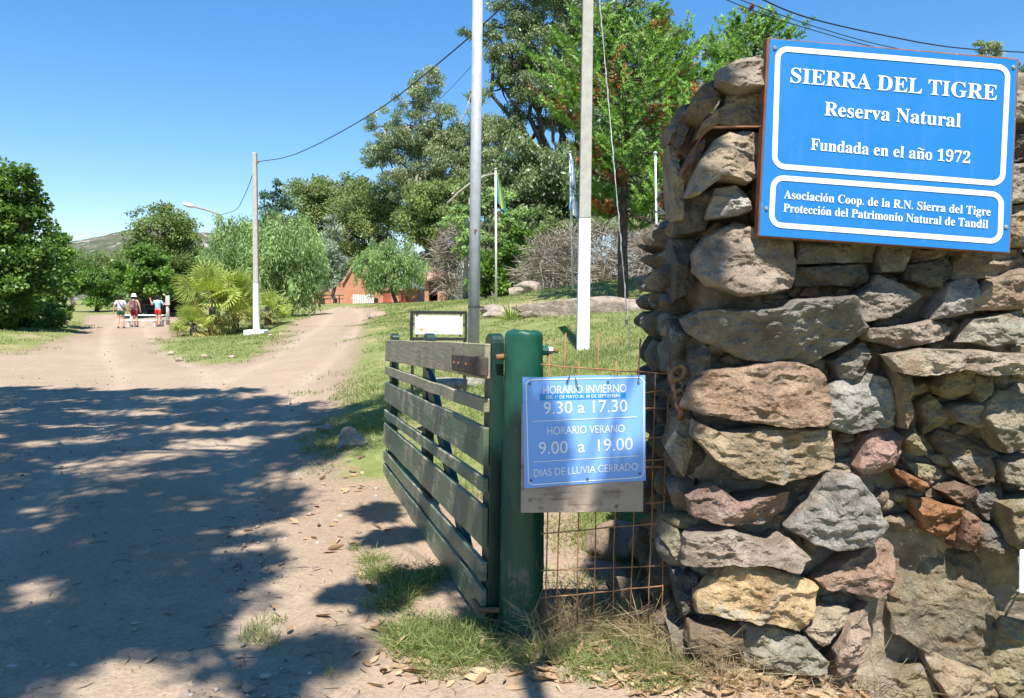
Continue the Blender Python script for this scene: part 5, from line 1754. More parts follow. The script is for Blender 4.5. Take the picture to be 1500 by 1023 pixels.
# a dead leaning trunk
dt = thing('dead_tree', 'bare pale dead trunk with bowed branch left of the steel pole', 'dead tree', on_ground(682, 437, 52))
m = MB()
m.tube([P(682, 440, 52), P(681, 410, 52), P(684, 370, 52), P(690, 345, 52), P(688, 290, 52)], [.2, .17, .14, .11, .07], 8)
m.build('trunk', BARK_PALE, dt, smooth=True)
m = MB()
m.tube([P(655, 300, 50), P(668, 285, 50), P(690, 268, 50), P(710, 258, 50), P(728, 254, 51)], [.03, .06, .07, .06, .05], 6)
m.tube([P(652, 305, 50), P(656, 296, 50), P(670, 285, 50)], [.02, .035, .05], 5)
m.build('bough', BARK_PALE, dt, smooth=True)
# spiky little plant on the lawn
yp = thing('yucca_plant', 'small spiky plant in the grass beside the steel pole', 'plant', on_ground(748, 466, 20))
r = np.random.default_rng(3)
n = 46
d = unit(r.normal(size=(n, 3)) * np.array([.6, .6, .3]) + np.array([0, 0, .75]))
b0 = np.array(on_ground(748, 466, 20))
V, F = leaves_vf(np.repeat(b0[None], n, 0), d, rand_dir(n, r), r.uniform(.3, .62, n), np.full(n, .035))
np_mesh('leaves', V, F, LM['palm'], yp, attrs={'tint': np.repeat(r.uniform(0, .6, n), 4)})

# ---------------------------------------------------------------- trees out of frame whose shade lies on the road
def shade_tree(label, loc, blobs, seed, nleaf, L=0.17, tw=0.3, cr=0.85, one_bough=False):
    r = np.random.default_rng(seed)
    root = thing('broadleaf_tree', label, 'tree', loc)
    tb = MB()
    loc = np.array(loc, float)
    hz = min(b_[2] for b_ in blobs) - 1.0
    fk = np.array([loc[0], loc[1], max(2.5, hz * .6)])
    tb.tube([loc + np.array([0, 0, -.2]), loc * .5 + fk * .5, fk], [tw, tw * .85, tw * .75], 10)
    Ps, Us, Ts = [], [], []
    tot = sum(b_[3] * b_[4] for b_ in blobs)
    cs = np.array([b_[:3] for b_ in blobs])
    step = max(1, len(blobs) // 14)
    hubs = cs[::step] - np.array([0, 0, .35])
    if one_bough:
        hubs = np.array([cs.mean(0) + np.array([0.05, -1.3, 0.15])])
    for hb_ in hubs:
        tb.tube(limb_pts(fk, hb_, 0.4, r, 6), np.linspace(tw * .45, .05, 6), 6)
    for bx, by, bz, rx, ry, rz in blobs:
        c = np.array([bx, by, bz])
        near = hubs[np.argmin(((hubs - c) ** 2).sum(1))]
        tb.tube(limb_pts(near, c, 0.08, r, 4), np.linspace(.045, .015, 4) * (0.35 if one_bough else 1), 5)
        nc = max(4, int(6 * rx * ry))
        for k in range(nc):
            q = c + rand_dir(1, r)[0] * np.array([rx, ry, rz]) * r.uniform(.1, 1) ** .5
            tb.tube(limb_pts(c, q, .1, r, 4), np.linspace(.03, .008, 4), 4)
            n = int(nleaf * rx * ry / tot / nc)
            u = rand_dir(n, r)
            Ps.append(q + u * (r.uniform(0, 1, n) ** .5 * r.uniform(.8, 1.2) * rx * cr)[:, None] * np.array([1, 1, .5]))
            Us.append(u)
            Ts.append(np.full(n, r.uniform(.2, .8)))
    Pn, U, T = map(np.concatenate, (Ps, Us, Ts))
    n = len(Pn)
    V, F = leaves_vf(Pn, unit(r.normal(size=(n, 3)) + np.array([0, 0, -.5])), unit(r.normal(size=(n, 3)) * .6 + np.array([0, 0, .8])), L * r.uniform(.7, 1.3, n), L * .45 * np.ones(n))
    np_mesh('crown', V, F, LM['eucdark'], root, attrs={'tint': np.repeat(np.clip(T + r.normal(0, .15, n), 0, 1), 4)})
    tb.build('trunk', BARK, root, smooth=True)
def over(gx, gy, h):
    """Where a bough at height h must hang for its shadow to fall on the ground at (gx, gy)."""
    t = h / to_sun.z
    return gx + to_sun.x * t, gy + to_sun.y * t, h
LIT = [(516, 680, 55, 26), (560, 720, 60, 40), (170, 597, 110, 7), (180, 618, 70, 6), (60, 641, 60, 7), (310, 657, 80, 11), (400, 700, 38, 18), (175, 690, 85, 12), (130, 731, 42, 8), (50, 746, 55, 8), (60, 785, 50, 14), (275, 805, 52, 18), (380, 780, 32, 30),
       (30, 888, 45, 22), (115, 945, 50, 18), (250, 625, 60, 5), (420, 625, 26, 12), (20, 705, 40, 7), (140, 860, 26, 9), (330, 735, 30, 6), (90, 670, 50, 5)]
SHADE = [[(-260, 563), (60, 562), (200, 570), (330, 572), (440, 586), (410, 600), (480, 612), (600, 600), (600, 640), (540, 640), (490, 700), (440, 755), (400, 800), (415, 800), (385, 880), (330, 920), (245, 955), (165, 985), (40, 1005), (-60, 1040), (-420, 1040)],
         [(345, 960), (420, 940), (480, 960), (470, 1010), (400, 1030), (340, 1000)], [(100, 1000), (180, 985), (250, 985), (240, 1010), (110, 1030)]]
def in_poly(p, poly):
    ins = False
    for k in range(len(poly)):
        a, b_ = poly[k], poly[k - 1]
        if (a[1] > p[1]) != (b_[1] > p[1]) and p[0] < (b_[0] - a[0]) * (p[1] - a[1]) / (b_[1] - a[1]) + a[0]:
            ins = not ins
    return ins
def shade_spots(y0, y1, step, seed):
    r = np.random.default_rng(seed)
    out = []
    for gx in np.arange(-16, 0.5, step):
        for gy in np.arange(y0, y1, step * .85):
            x, y = gx + r.normal() * step * .3, gy + r.normal() * step * .3
            q = CAMR.transposed() @ Vector((x, y, -EYE))
            if q.z > -0.5:
                continue
            px, py = 750 - q.x / q.z * FPX, 511.5 + q.y / q.z * FPX
            if px < -420 or not any(in_poly((px, py), pl) for pl in SHADE):
                continue
            if any(((px - a) / c) ** 2 + ((py - b_) / d) ** 2 < 1 for a, b_, c, d in LIT):
                continue
            out.append((x, y))
    return out
r_ = np.random.default_rng(5)
SH = []
for gx, gy in shade_spots(6.2, 16.2, 0.57, 3):
    h = 11.0 + r_.normal() * .4
    SH.append((*over(gx, gy, h), .40, .36, .3))
shade_tree('large tree out of frame on the left whose crown shades the middle of the road', (-12.5, 3.5, 0), SH, 71, 62000, .16)
SH = []
for gx, gy in shade_spots(2.4, 6.2, 0.3, 4):
    SH.append((*over(gx, gy, 9.5 + r_.normal() * .3), .23, .21, .2))
shade_tree('tree out of frame behind the viewer on the left whose boughs shade the near road', (-6.5, -1.5, 0), SH, 72, 34000, 0.12, .25)
SH = []
for (gx, gy, h, rx, ry) in ((0.02, 4.0, 6.4, .22, .14), (-.01, 4.2, 6.4, .11, .1), (.02, 3.83, 6.4, .16, .1), (-0.45, 4.5, 6.2, .22, .16), (-0.8, 5.2, 6.3, .2, .16), (0.55, 3.95, 6.6, .12, .1), (0.62, 4.6, 6.6, .14, .16), (-0.75, 4.2, 6.2, .2, .12), (-.95, 5.9, 6.2, .18, .16), (.71, 4.25, 6.2, .07, .13), (.73, 4.6, 6.2, .07, .15), (.74, 4.95, 6.2, .07, .15)):
    x, y, z = over(gx, gy, h)
    SH.append((x, y, z, rx, ry, .2))
shade_tree('tree out of frame behind the viewer whose low bough shades the gate post', (0.2, -4.6, 0), SH, 73, 6400, 0.12, 0.08, .7, True)

# ================================================================ GRASS, LITTER, GRAVEL
def grass_field():
    r = np.random.default_rng(81)
    n = 420000
    rr = np.exp(r.uniform(math.log(3.0), math.log(58), n))
    th = np.radians(r.uniform(-36, 30, n))
    xy = np.stack([rr * np.sin(th), rr * np.cos(th)], 1)
    sd = road_sd(xy)
    p3 = np.column_stack([xy, np.zeros(n)])
    keep = (sd + 1.1 * fbm(p3 * 1.1, 4, 44) > 0.25) & (fbm(p3 * 0.42 + 9, 3, 12) + 0.5 * fbm(p3 * 2.3, 3, 14) > -0.25 - 0.6 * r.uniform(0, 1, n))
    keep &= ~((xy[:, 0] > 0.8) & (xy[:, 1] > 3.35) & (xy[:, 1] < 4.8))
    xy, rr = xy[keep], rr[keep]
    z = height(xy)
    n = len(xy)
    D = unit(r.normal(size=(n, 3)) * np.array([.55, .55, .1]) + np.array([0, 0, .8]))
    L = r.uniform(.03, .085, n) * (1 + rr * 0.010)
    W = np.maximum(0.0035, 0.00075 * rr)
    V, F = leaves_vf(np.column_stack([xy, z - .004]), D, rand_dir(n, r), L, W)
    dry = np.clip(0.42 + 0.32 * fbm(np.column_stack([xy, z]) * 0.5, 3, 66) + r.normal(0, .22, n), 0, 1)
    o = np_mesh('grass', V, F, LM['grass'], attrs={'tint': np.repeat(dry, 4)})
    tag(o, 'short green and yellowing grass covering the lawn and banks', 'grass', kind='stuff')
grass_field()

def tufts(spots, mat, seed, name, label, h=(.08, .2), w=0.005, lean=.5):
    """spots: photo pixel, ground radius, blades."""
    r = np.random.default_rng(seed)
    Ps = []
    for px, py, R_, nb in spots:
        g = ray_ground(px, py)
        a = r.uniform(0, 6.28, nb)
        q = R_ * r.uniform(0, 1, nb) ** .6
        Ps.append(np.stack([g[0] + np.cos(a) * q, g[1] + np.sin(a) * q], 1))
    xy = np.concatenate(Ps)
    n = len(xy)
    z = height(xy) - .005
    D = unit(r.normal(size=(n, 3)) * np.array([lean, lean, .1]) + np.array([0, 0, .75]))
    L = r.uniform(*h, n)
    N = rand_dir(n, r)
    b0 = np.column_stack([xy, z])
    V1, F1 = leaves_vf(b0, D, N, L * .62, np.full(n, w))
    D2 = unit(D + np.column_stack([D[:, :2] * .5, np.full(n, -.45)]))
    V2, F2 = leaves_vf(b0 + D * (L * .5)[:, None], D2, N, L * .55, np.full(n, w * .8))
    T = np.clip(r.uniform(0.0, .8, n), 0, 1)
    o = np_mesh(name, np.concatenate([V1, V2]), np.concatenate([F1, F2 + len(V1)]), mat, attrs={'tint': np.concatenate([np.repeat(T, 4)] * 2)})
    tag(o, label, 'grass', kind='stuff')
tufts([(560, 850, .14, 500), (600, 870, .13, 420), (545, 825, .07, 150), (628, 850, .12, 350), (570, 890, .12, 300), (620, 940, .2, 800), (670, 955, .2, 800), (600, 960, .12, 300), (700, 965, .16, 500), (640, 985, .14, 350), (590, 935, .1, 200),
       (690, 930, .14, 350), (860, 985, .14, 300), (925, 970, .14, 350), (960, 1000, .16, 400), (900, 935, .12, 200), (830, 960, .12, 250), (1000, 990, .1, 150), (760, 975, .12, 250), (520, 810, .04, 40), (905, 905, .1, 150), (980, 950, .12, 200)],
      LM['grass'], 91, 'grass_tufts', 'green grass tufts around the foot of the gate and post', (.05, .15), .0045)
tufts([(850, 935, .16, 150), (890, 925, .18, 200), (930, 930, .16, 180), (800, 950, .1, 120), (955, 950, .14, 240), (980, 975, .12, 200), (780, 960, .08, 60), (870, 900, .12, 150), (820, 925, .1, 160), (1080, 1012, .14, 130), (1160, 1005, .14, 110), (1260, 1015, .14, 110), (1020, 1000, .12, 120), (1340, 1030, .12, 70)], LM['straw'], 92, 'dry_grass', 'long dry straw coloured grass under the wire mesh beside the post', (.12, .34), .0035, .7)
tufts([(485, 655, .3, 160), (530, 640, .35, 260), (470, 690, .2, 60), (560, 660, .3, 200), (480, 620, .3, 200), (860, 800, .3, 200), (840, 860, .25, 200), (900, 770, .3, 200), (880, 680, .4, 200), (820, 780, .25, 200)], LM['grass'], 93, 'lawn_tufts', 'loose green grass tufts along the edge of the lawn', (.05, .13), .006)

def litter():
    r = np.random.default_rng(95)
    xs = []
    for px, py, sx, sy, nb in ((820, 985, 120, 30, 150), (960, 985, 70, 35, 140), (620, 985, 70, 30, 60), (1150, 1012, 130, 20, 150), (1050, 1000, 60, 20, 60), (1350, 1045, 120, 20, 70), (580, 930, 60, 40, 40), (500, 800, 90, 80, 40), (880, 900, 70, 30, 60), (300, 900, 250, 100, 14), (480, 700, 60, 40, 25)):
        for k in range(nb):
            xs.append(ray_ground(px + r.normal() * sx * .6, min(1060, py + r.normal() * sy * .6)))
    xy = np.array(xs)
    n = len(xy)
    p0 = np.column_stack([xy, height(xy) + .008 + r.uniform(0, .012, n)])
    a = r.uniform(0, 6.28, n)
    D = unit(np.column_stack([np.cos(a), np.sin(a), r.normal(0, .18, n)]))
    N = unit(r.normal(size=(n, 3)) * .35 + np.array([0, 0, 1]))
    S = unit(np.cross(D, N))
    L = r.uniform(.03, .11, n)[:, None]
    W = L * r.uniform(.12, .26, n)[:, None]
    cu = unit(np.cross(S, D)) * L * r.uniform(-.1, .22, n)[:, None]
    q = [p0, p0 + D * L * .3 + S * W + cu * .6, p0 + D * L * .3 - cu * .0, p0 + D * L * .3 - S * W + cu * .6,
         p0 + D * L * .7 + S * W * .8 + cu, p0 + D * L * .7 + cu * .4, p0 + D * L * .7 - S * W * .8 + cu, p0 + D * L + cu * 1.3]
    V = np.stack(q, 1).reshape(-1, 3)
    base = np.arange(n)[:, None] * 8
    fs = [(0, 1, 2), (0, 2, 3), (1, 4, 5), (1, 5, 2), (2, 5, 6), (2, 6, 3), (4, 7, 5), (5, 7, 6)]
    F = np.concatenate([base + np.array(f)[None] for f in fs])
    o = np_mesh('fallen_leaves', V, F, LM['litter'], attrs={'tint': np.repeat(r.uniform(0, 1, n) ** .8, 8)})
    tag(o, 'dry curled fallen leaves scattered at the foot of the post and wall', 'leaves', kind='stuff')
    m_ = 170                                             # fallen twigs
    xy = np.array([ray_ground(*q) for q in zip(r.uniform(60, 1000, m_), r.uniform(700, 1040, m_))])
    mb = MB()
    for x, y in xy:
        a = r.uniform(0, 6.28)
        l = r.uniform(.04, .16)
        z = gz(x, y) + .005
        mb.tube([(x, y, z), (x + math.cos(a) * l * .5 + .006, y + math.sin(a) * l * .5, z + .008), (x + math.cos(a + .2) * l, y + math.sin(a + .2) * l, z)], [.0028, .0024, .001], 4)
    o = mb.build('fallen_twigs', BARK, smooth=True)
    tag(o, 'thin dry twigs lying on the dirt', 'twigs', kind='stuff')
litter()

def gravel():
    r = np.random.default_rng(97)
    n = 14000
    rr = np.exp(r.uniform(math.log(2.9), math.log(26), n))
    th = np.radians(r.uniform(-36, 12, n))
    xy = np.stack([rr * np.sin(th), rr * np.cos(th)], 1)
    sd = road_sd(xy)
    k = (sd < 0.5) & (fbm(np.column_stack([xy, np.zeros(n)]) * 0.8, 3, 3) + r.normal(0, .5, n) > 0)
    xy, rr = xy[k], rr[k]
    n = len(xy)
    s = 0.004 + 0.018 * r.uniform(0, 1, n) ** 8 + r.uniform(0, .005, n)
    c = np.column_stack([xy, height(xy) + s * .2])
    V0, F0 = ico(1)
    jit = 1 + 0.28 * r.normal(size=(n, len(V0), 1))
    sc = s[:, None, None] * r.uniform(.6, 1.4, (n, 1, 3)) * np.array([1, 1, .6])
    a = r.uniform(0, 6.28, n)
    R_ = np.zeros((n, 3, 3))
    R_[:, 0, 0] = np.cos(a); R_[:, 0, 1] = -np.sin(a); R_[:, 1, 0] = np.sin(a); R_[:, 1, 1] = np.cos(a); R_[:, 2, 2] = 1
    V = np.einsum('nij,nkj->nki', R_, V0[None] * jit * sc) + c[:, None, :]
    F = (F0[None] + (np.arange(n) * len(V0))[:, None, None]).reshape(-1, 3)
    m, t, b_ = new_mat('road_gravel')
    at = nd(t, 'ShaderNodeAttribute', attribute_name='tint')
    t.links.new(ramp(t, at.outputs['Fac'], [(0, (0.13, 0.10, 0.085)), (.5, (0.29, 0.235, 0.185)), (1, (0.44, 0.39, 0.34))]), b_.inputs['Base Color'])
    b_.inputs['Roughness'].default_value = .9
    o = np_mesh('gravel', V.reshape(-1, 3), F, m, attrs={'tint': np.repeat(r.uniform(0, 1, n), len(V0))})
    tag(o, 'loose small stones scattered over the dirt road', 'gravel', kind='stuff')
gravel()

# ================================================================ ROCKS ON THE GROUND
def ground_rock(label, px, py, Y, radii, col, seed, sink=.3, rotz=0., sub=4):
    g = on_ground(px, py, Y)
    V, F = rock_vf((g.x, g.y, g.z + radii[2] * (1 - 2 * sink) * .7), radii, seed, sub, rotz, 10, .07)
    o = np_mesh('rock', V, F, STONE, loc=g, smooth=True)
    o.color = (*col, 1)
    tag(o, label, 'rock', 'rocks lying on the grass')
LR = (0.35, 0.31, 0.27)
ground_rock('grey angular rock lying at the road edge just left of the gate', 513, 692, 7.9, (.2, .16, .13), (.33, .32, .31), 301, .15, .3)
ground_rock('broad low pale rock slab half buried in the lawn behind the gate post', 850, 466, 20.5, (1.9, 1.0, .42), LR, 302, .35, .1)
ground_rock('pale rock adjoining the broad slab on its left end', 775, 466, 20.5, (.55, .5, .3), LR, 303, .3)
ground_rock('upper pale rock slab behind the broad one, in front of the grey flagpole', 865, 447, 23.5, (1.6, .8, .45), LR, 304, .35)
ground_rock('pale rock on the right end of the upper slab', 940, 445, 24, (.9, .6, .3), LR, 305, .3)
ground_rock('small pale rock below the left flagpole', 735, 452, 26, (.7, .5, .25), LR, 306, .3)
ground_rock('rounded rock at the foot of the left flagpole', 722, 457, 24, (.4, .35, .2), LR, 307, .3)
ground_rock('pale boulder under the dry brush', 778, 428, 35, (.75, .6, .4), (.36, .31, .27), 308, .2)
ground_rock('smaller boulder beside the pale boulder under the brush', 755, 434, 34, (.45, .4, .3), LR, 309, .2)
ground_rock('flat pale stone on the lawn right of the araucaria trunk', 945, 430, 30, (.5, .35, .16), (.5, .47, .43), 310, .2)
ground_rock('pinkish rock at the grass edge of the road to the house', 553, 468, 34, (.45, .35, .22), (.42, .32, .26), 311, .25)
ground_rock('small dark rock beside the pinkish rock at the grass edge', 546, 470, 34, (.28, .25, .18), (.3, .27, .25), 312, .2)
ground_rock('brownish rock under the wire mesh next to the wall', 905, 800, 4.9, (.22, .2, .15), (.38, .3, .24), 313, .3)
ground_rock('dark rock deep in the shade under the mesh', 915, 880, 4.2, (.13, .12, .09), (.33, .27, .2), 314, .3)
ground_rock('long grey kerb stone in the grass behind the gate slats', 672, 590, 10.2, (.6, .14, .12), (.34, .33, .31), 315, .15)
ground_rock('grey stone showing between the lower gate slats', 640, 650, 8.2, (.22, .2, .12), (.36, .34, .32), 316, .2)
for k_, (px, py, Y) in enumerate(((300, 531, 20.5), (262, 530, 20.3), (395, 506, 27), (340, 536, 19.7), (412, 494, 29), (250, 521, 22), (478, 655, 9), (465, 640, 9.6))):
    g = on_ground(px, py, Y)
    ground_rock(['small pale stone at the tip of the grass island', 'small stone on the road side edge of the grass island', 'small stone by the white foot of the utility pole', 'lowest small stone before the grass island', 'small stone right of the utility pole foot', 'small stone at the left tip of the grass island', 'small stone in the shade beyond the angular rock', 'flat stone at the road edge beyond the angular rock'][k_], px, py, Y, (.12, .09, .06), (.45, .38, .32), 320 + k_, .2)
# ================================================================ HOUSE
YHs = 80.0
ORANGEW = surf('orange_render', (0.40, 0.17, 0.095), (0.52, 0.26, 0.16), 0.8, 0.9, 0, 0.3, 0.02, 6)
REDW = surf('red_brown_boards', (0.26, 0.065, 0.04), (0.36, 0.11, 0.07), 1.5, 0.85, 0, 0.3, 0.02, 6)
TILE = surf('pink_roof_tile', (0.42, 0.22, 0.17), (0.55, 0.33, 0.26), 1.2, 0.85, 0, 0.8, 0.05, 9)
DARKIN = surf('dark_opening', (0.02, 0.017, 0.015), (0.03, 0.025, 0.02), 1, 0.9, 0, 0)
PICK = surf('white_picket', (0.72, 0.72, 0.72), (0.82, 0.82, 0.82), 2, 0.7, 0, 0)
hg = on_ground(540, 446, YHs)
ho = thing('house', 'low orange rendered house with gable and chimney post at the end of the upper track', 'house', hg)
def wall_px(poly, Y, depth, name, mat, parent):
    m = MB()
    a = [P(x, y, Y) for x, y in poly]
    n = len(a)
    m.add(a + [p + Vector((0, depth, 0)) for p in a], [tuple(range(n)), tuple(range(n, 2 * n))[::-1]] + [(k, n + k, n + (k + 1) % n, (k + 1) % n) for k in range(n)])
    return m.build(name, mat, parent)
wall_px([(484, 452), (484, 417), (503, 412), (516, 391), (528, 391), (560, 424), (612, 424), (612, 452)], YHs, 7, 'wall', ORANGEW, ho)
wall_px([(455, 452), (455, 428), (483.5, 428), (483.5, 452)], YHs + 1, 4, 'low_wall', ORANGEW, ho)
m = MB()
p = P(457.5, 452, YHs - .3)
m.box((p.x, p.y, (P(457, 416, YHs).z + p.z) / 2), (0.3, .3, P(457, 416, YHs).z - p.z))
m.build('chimney_post', ORANGEW, ho)
for q in ([(501, 413), (514.5, 389.5), (516, 391), (503, 414.5)], [(514, 391), (528, 388.5), (561, 423), (559, 425)], [(559, 425.5), (559, 422.5), (614, 422.5), (614, 425.5)]):
    wall_px(q, YHs - .3, 7.6, 'roof', TILE, ho)
for q in ([(561, 451), (561, 430), (573, 427), (573, 451)], [(585, 451), (585, 432), (603, 432), (603, 451)]):
    o = wall_px(q, YHs - 0.12, 0.119, 'door', REDW, ho)
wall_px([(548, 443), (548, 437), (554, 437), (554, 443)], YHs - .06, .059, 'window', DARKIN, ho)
pg = thing('picket_gate', 'white picket gate standing before the orange house wall', 'gate', on_ground(531, 450, 76))
m = MB()
for k in range(12):
    x = 517 + k * 2.6
    yt = 432 + abs(k - 6) * -.15
    slab_px(m, [(x, 449.5), (x, yt), (x + .75, yt - 1), (x + 1.5, yt), (x + 1.5, 449.5)][:1] + [(x, yt), (x + 1.5, yt), (x + 1.5, 449.5)], 76, .04)
m.build('pickets', PICK, pg)
m = MB()
for y in (436, 445):
    slab_px(m, [(515, y), (548, y), (548, y + 1.4), (515, y + 1.4)], 76.05, .05)
m.build('rail', PICK, pg)
an = thing('annex', 'small orange outbuilding with pink roof and dark doorway right of the small pepper tree', 'building', on_ground(640, 442, 74))
wall_px([(641, 446), (641, 412), (651, 412), (651, 446)], 74, 3, 'wall', ORANGEW, an)
wall_px([(622, 446), (622, 412), (628, 412), (628, 446)], 74, 3, 'wall', ORANGEW, an)
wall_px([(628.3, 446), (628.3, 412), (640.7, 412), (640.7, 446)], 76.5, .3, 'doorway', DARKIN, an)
m = MB()
rf = [P(620, 410, 73.4), P(652, 410, 73.4), P(649, 396, 77), P(623, 396, 77)]
m.hexa(rf + [p + Vector((0, 0, .12)) for p in rf])
m.build('roof', TILE, an)

def picnic_table(label, loc, mat, w=1.7, cat='table', name='picnic_table', rot=0.0):
    t = thing(name, label, cat, loc)
    R_ = Matrix.Rotation(rot, 3, 'Z')
    L = Vector(loc)
    def bx(mb, c, s):
        mb.box(L + R_ @ Vector(c), s, R_)
    m = MB(); bx(m, (0, 0, .74), (w, .7, .06)); m.build('table_top', mat, t, bevel=.01)
    for sy in (-.62, .62):
        m = MB(); bx(m, (0, sy, .45), (w, .26, .05)); m.build('bench', mat, t, bevel=.01)
    for sx in (-.55, .55):
        m = MB()
        bx(m, (sx * w / 1.7, 0, .4), (.08, 1.4, .07))
        bx(m, (sx * w / 1.7, -.28, .355), (.08, .09, .71))
        bx(m, (sx * w / 1.7, .28, .355), (.08, .09, .71))
        bx(m, (sx * w / 1.7, -.62, .21), (.08, .08, .42))
        bx(m, (sx * w / 1.7, .62, .21), (.08, .08, .42))
        m.build('trestle', mat, t)
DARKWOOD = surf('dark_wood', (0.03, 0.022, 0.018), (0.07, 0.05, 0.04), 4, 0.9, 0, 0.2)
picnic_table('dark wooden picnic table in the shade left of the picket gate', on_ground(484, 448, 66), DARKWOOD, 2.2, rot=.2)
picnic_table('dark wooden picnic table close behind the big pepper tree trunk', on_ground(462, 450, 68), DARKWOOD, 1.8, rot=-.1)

# the shelter under the trees at the end of the road
sh = thing('picnic_shelter', 'dark open timber shelter under the trees where the road ends', 'shelter', on_ground(222, 466, 58))
Ys = 58
for x, yb_ in ((206, 470), (240, 470), (272, 470)):
    for dy in (0, 3.2):
        m = MB()
        a = P(x, yb_, Ys + dy)
        m.tube([(a.x, a.y, gz(a.x, a.y) - .1), P(x, 428, Ys + dy)], [.16, .13], 8)
        m.build('post', BARK, sh, smooth=True)
m = MB()
q = [P(196, 430, Ys - .6), P(284, 430, Ys - .6), P(276, 419, Ys + 1.7), P(204, 419, Ys + 1.7)]
q2 = [P(196, 430, Ys + 4.2), P(284, 430, Ys + 4.2), P(276, 419, Ys + 1.7), P(204, 419, Ys + 1.7)]
for e in (q, q2):
    m.hexa(e + [p + Vector((0, 0, .12)) for p in e])
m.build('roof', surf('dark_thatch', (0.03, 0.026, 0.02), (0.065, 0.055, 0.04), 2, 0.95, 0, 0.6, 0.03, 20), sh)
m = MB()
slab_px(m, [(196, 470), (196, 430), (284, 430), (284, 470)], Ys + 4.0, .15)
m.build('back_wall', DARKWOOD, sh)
WHITEC = surf('white_concrete', (0.66, 0.65, 0.63), (0.78, 0.77, 0.75), 2, 0.85, 0, 0.2)
picnic_table('white concrete table with benches in front of the dark shelter, beyond the walkers', on_ground(214, 478, 47), WHITEC, 2.3, rot=.05)
picnic_table('dark table with benches inside the shelter', on_ground(222, 468, 59.2), surf('greyed_wood', (0.16, 0.15, 0.14), (0.24, 0.22, 0.2), 3, 0.9, 0, .1), 2.0)
nb2 = thing('notice_post', 'pale carved board on a thick post by the shelter, between the palm and the shade', 'notice board', on_ground(246, 470, 50))
m = MB()
a = on_ground(246, 470, 50)
m.tube([a + Vector((0, 0, -.1)), P(245.5, 446, 50)], [.12, .1], 8)
m.build('post', BARK_PALE, nb2, smooth=True)
wall_px([(242, 447), (242.5, 434), (248, 432.5), (248.5, 447)], 49.85, .08, 'board', surf('bleached_board', (0.45, 0.42, 0.36), (0.6, 0.57, 0.5), 3, 0.9, 0, 0), nb2)
m = MB()
m.tube([P(239, 431, 49.9), P(243, 434, 49.9)], [.05, .05], 6)
m.build('arm', BARK_PALE, nb2, smooth=True)

# ================================================================ PEOPLE
def skin_mesh(name, verts, edges, radii, mat, parent, M, levels=2):
    me = bpy.data.meshes.new(name)
    me.from_pydata([tuple(v) for v in verts], edges, [])
    o = bpy.data.objects.new(name, me)
    COL.objects.link(o)
    sm = o.modifiers.new('skin', 'SKIN')
    sm.use_smooth_shade = True
    for i, r_ in enumerate(radii):
        rr = r_ if hasattr(r_, '__len__') else (r_, r_)
        me.skin_vertices[0].data[i].radius = rr
    me.skin_vertices[0].data[0].use_root = True
    ss = o.modifiers.new('sub', 'SUBSURF')
    ss.levels = ss.render_levels = levels
    dg = bpy.context.evaluated_depsgraph_get()
    dg.update()
    new = bpy.data.meshes.new_from_object(o.evaluated_get(dg))
    bpy.data.objects.remove(o)
    new.transform(M)
    new.materials.clear()
    new.polygons.foreach_set('use_smooth', np.ones(len(new.polygons), bool))
    new.name = name
    return link_mesh(name, new, mat, parent)

SKIN = surf('skin', (0.52, 0.31, 0.22), (0.60, 0.38, 0.28), 6, 0.6, 0, 0)
def cloth(name, c):
    return surf(name, tuple(x * .88 for x in c), tuple(min(1, x * 1.1) for x in c), 9, 0.85, 0, .2, .01, 30)

